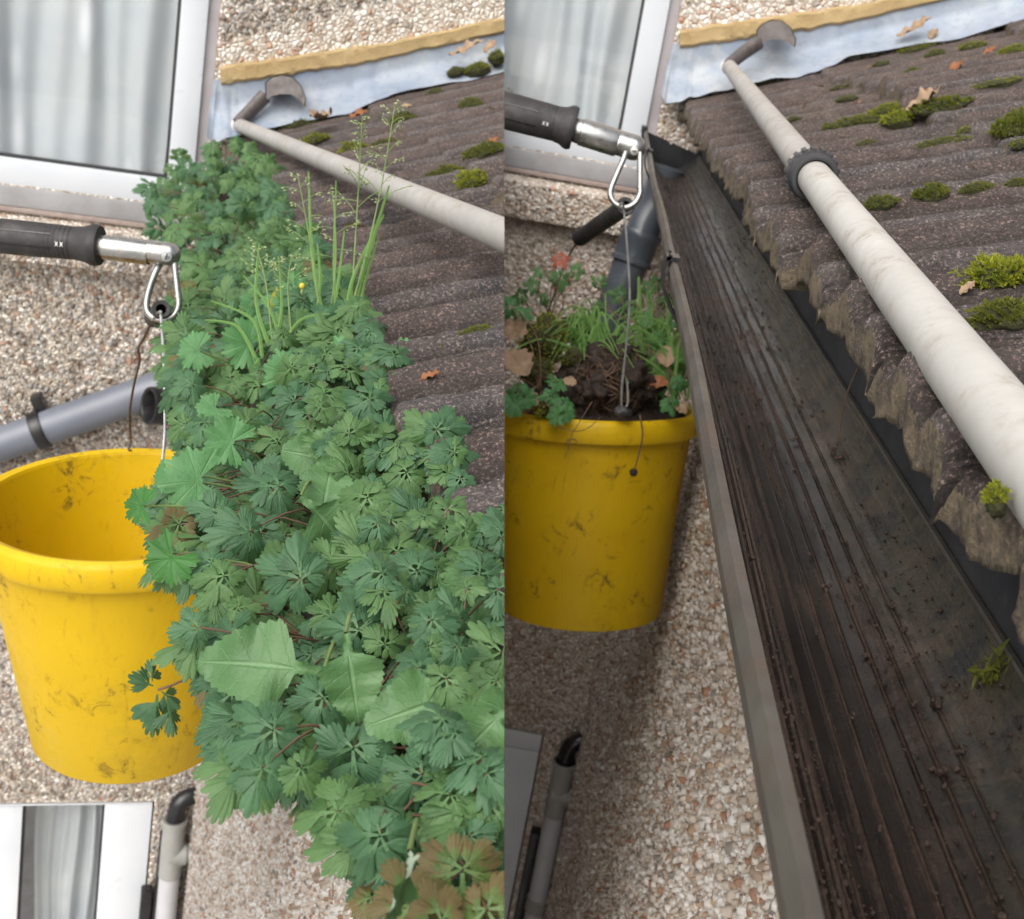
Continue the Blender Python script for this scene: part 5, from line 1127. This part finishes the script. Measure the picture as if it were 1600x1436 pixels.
def weed(lst, label, root, seed, name='uprooted_weed', red=False, mat='leafB'):
    rg = np.random.default_rng(seed); t = thing(name, label, 'weed', root, 'uprooted weeds in the full bucket'); b, sm = MB(), MB(); rb = MB()
    for (x, y, d_, dia, hd, kind) in lst:
        p = pd(x, y, d_); sz = dia*d_/FPX/2; tm = herb_leaf(rg, .2) if kind != 'round' else round_leaf(rg)
        (rb if kind == 'red' else b).add(*place(tm, p, VIEW(p)+UP*.3+rg.normal(0, .35, 3), imdir(p, hd), sz*1.15)); sm.tube(bez([root, (root+p)/2+rg.normal(0, .008, 3)+UP*.008, p], 9), .0008, 5, caps=False)
    if b.v: obj('foliage', b, MAT[mat], t, 'R', fast=True, cap=False)
    if rb.v: obj('red_leaf', rb, MAT['redleaf'], t, 'R', fast=True, cap=False)
    obj('stems', sm, MAT['stem'], t, 'R', fast=True, cap=False)
weed([(874, 402, 1.56, 36, 60, 'red'), (876, 432, 1.56, 44, 100, 'h'), (848, 424, 1.57, 34, 200, 'h'), (898, 424, 1.56, 30, 0, 'h'), (838, 448, 1.56, 36, 190, 'h'), (850, 466, 1.55, 30, 150, 'h'), (815, 462, 1.57, 34, 180, 'h')], 'straggling weed with one coral red leaf at the back of the bucket', pd(858, 515, 1.58), 81)
weed([(970, 462, 1.56, 36, 200, 'h'), (935, 445, 1.58, 30, 300, 'h'), (1012, 448, 1.56, 34, 20, 'h'), (1025, 440, 1.56, 30, 330, 'h'), (940, 480, 1.55, 30, 180, 'h'), (985, 475, 1.55, 28, 90, 'h'), (1040, 470, 1.55, 34, 30, 'h')], 'thin leafy weed sprays in front of the dark downpipe', pd(985, 530, 1.56), 82)
weed([(810, 612, 1.44, 50, 200, 'h'), (802, 632, 1.43, 40, 100, 'round'), (822, 622, 1.43, 34, 30, 'round'), (868, 596, 1.45, 44, 320, 'h'), (862, 616, 1.44, 40, 100, 'h'), (880, 628, 1.43, 44, 80, 'h'), (870, 650, 1.42, 32, 180, 'round'), (884, 646, 1.42, 30, 20, 'round'), (800, 480, 1.52, 44, 180, 'h'), (812, 488, 1.52, 40, 30, 'h')], 'fresh green weed leaves at the left rim of the full bucket', pd(845, 610, 1.48), 83, mat='leafR')
weed([(1045, 628, 1.45, 36, 60, 'h'), (1060, 600, 1.46, 34, 0, 'h'), (1020, 535, 1.52, 36, 300, 'h'), (1070, 520, 1.5, 40, 20, 'h'), (1055, 500, 1.53, 36, 340, 'h'), (1015, 500, 1.53, 34, 200, 'h')], 'weed leaves tucked among the grass at right of the bucket', pd(1045, 570, 1.5), 84, mat='leafR')
# strands hanging over the rim
def strand(path, r, label, bulb=None, extra=()):
    P = bez([pd(*q) for q in path], 24); t = thing('root_strand', label, 'root', P[0]); mb = MB(); mb.tube(P, np.linspace(r, r*.6, 24), 6)
    for e in extra: mb.tube(bez([pd(*q) for q in e], 12), .0005, 5)
    obj('strand', mb, MAT['root'], t, 'R', fast=True, cap=False)
    if bulb: v, f = lump(pd(*bulb), (right, down, fwd), (.0048, .0048, .0045), 4, .2, 3); m2 = MB(); m2.add(v, f); obj('bulb', m2, MAT['soil'], t, 'R', fast=True, cap=False)
strand([(925, 628, 1.43), (905, 660, 1.425), (893, 680, 1.42), (889, 697, 1.42), (883, 716, 1.42)], .0007, 'thin brown root strand hanging over the bucket rim at left', None, [[(938, 652, 1.425), (920, 668, 1.42), (900, 674, 1.42), (872, 668, 1.42)], [(893, 685, 1.42), (902, 690, 1.42), (895, 694, 1.42), (888, 688, 1.42), (900, 686, 1.42)], [(889, 685, 1.42), (884, 692, 1.42)]])
strand([(1000, 648, 1.425), (1004, 680, 1.42), (999, 705, 1.42), (994, 725, 1.42), (990, 738, 1.42)], .0012, 'brown root with a round bulb hanging over the rim', (990, 738, 1.42))
# ------------------------------------------------------------------ dirt left in the cleaned gutter
def ongut(px, py):
    o_, d_ = lray('R', px, py)
    for tt in np.arange(.1, 3, .0015):
        q = o_+d_*tt; e = np.array([q[0]-GC[0], q[2]-GC[1]]); rd = math.hypot(*e)
        if rd > GR-.001 and e @ ND > 0: return q-np.array([e[0]/rd, 0, e[1]/rd])*.0015, -np.array([e[0]/rd, 0, e[1]/rd])
    return None, None
LUMPS = [(1476, 1210, 20), (1468, 1108, 16), (1430, 1105, 10), (1292, 922, 13), (1332, 1125, 10), (1372, 1302, 9), (1500, 1180, 14), (1398, 952, 12), (1310, 718, 14), (1322, 715, 9), (1274, 992, 8), (1186, 628, 10), (1108, 500, 7), (1262, 870, 8), (1416, 988, 9), (1242, 690, 9), (1560, 1280, 12)]
for i, (x, y, s_) in enumerate(LUMPS):
    q, n_ = ongut(x, y)
    if q is None: continue
    r = s_*.5*(q @ fwd)/FPX; mb = MB()
    for k in range(5):
        v, f = lump(q+n_*r*.5+RNG.normal(0, r*.45, 3), np.eye(3), (r*.62, r*.7, r*.55), i*7+k, .55, 2, 2.2); mb.add(v, f)
    tag(obj('dirt_lump', mb, MAT['mud'], None, 'R', fast=True, cap=False, loc=q), 'small crumbly brown dirt lump left on the ribs of the clean gutter', 'dirt', 'dirt lumps left in the clean gutter')
mb = MB(); rg = np.random.default_rng(55); ico = None
base_v, base_f = lump(np.zeros(3), np.eye(3), (1, 1, 1), 2, .4, 1)
for k in range(5200):
    u = round(rg.uniform(.05, .98)*NRIB)/NRIB+rg.normal(0, .013) if rg.random() < .72 else rg.uniform(.04, .97)
    if not .03 < u < .985: continue
    y = .2+2.35*rg.random()**1.5; q = gpt(math.pi*u, GR-.0008-rib_h(u), y)
    if mno.noise(Vector((u*9, y*3.2, 1.7))) < -.12+.25*rg.random()-.1: continue
    e = rg.lognormal(-7.35, .42); mb.add(q+(base_v*rg.uniform(.6, 1.2, 3)) @ _rot(rg.normal(0, 1, 3))*e, base_f)
o = obj('silt_crumbs', mb, MAT['mud'], None, 'R', fast=True, cap=False, loc=(.129, 1.2, -.24)); o['kind'] = 'stuff'; tag(o, 'fine brown silt crumbs strewn along the ribs of the clean gutter', 'silt')
q, n_ = ongut(1310, 700); q2 = pd(1334, 588, 0.62)
q2 = q2 if q is None else q+np.array([.006, .02, .052])
mb = MB(); mb.tube(bez([q, (q+q2)/2+np.array([-.003, 0, .003]), q2], 12), .0006, 5)
tag(obj('grass_stalk', mb, MAT['root'], None, 'R', fast=True, cap=False, loc=q), 'dry thin stalk leaning from the gutter onto the rear lip', 'stalk')
q, n_ = ongut(1560, 1050); mb = MB(); rg = np.random.default_rng(66)
if q is not None:
    for k in range(60):
        a = q+rg.normal(0, .004, 3); mb.add(*place(strap_leaf(lambda u: .16*(1-u)+.02, 4, 0, .2, .2, .02, rg), a, n_+rg.normal(0, .5, 3), rg.normal(0, 1, 3), rg.uniform(.003, .009)))
    tag(obj('moss_scrap', mb, MAT['moss2'], None, 'R', fast=True, cap=False, loc=q), 'stringy moss scrap stuck high on the rear wall of the clean gutter', 'moss')
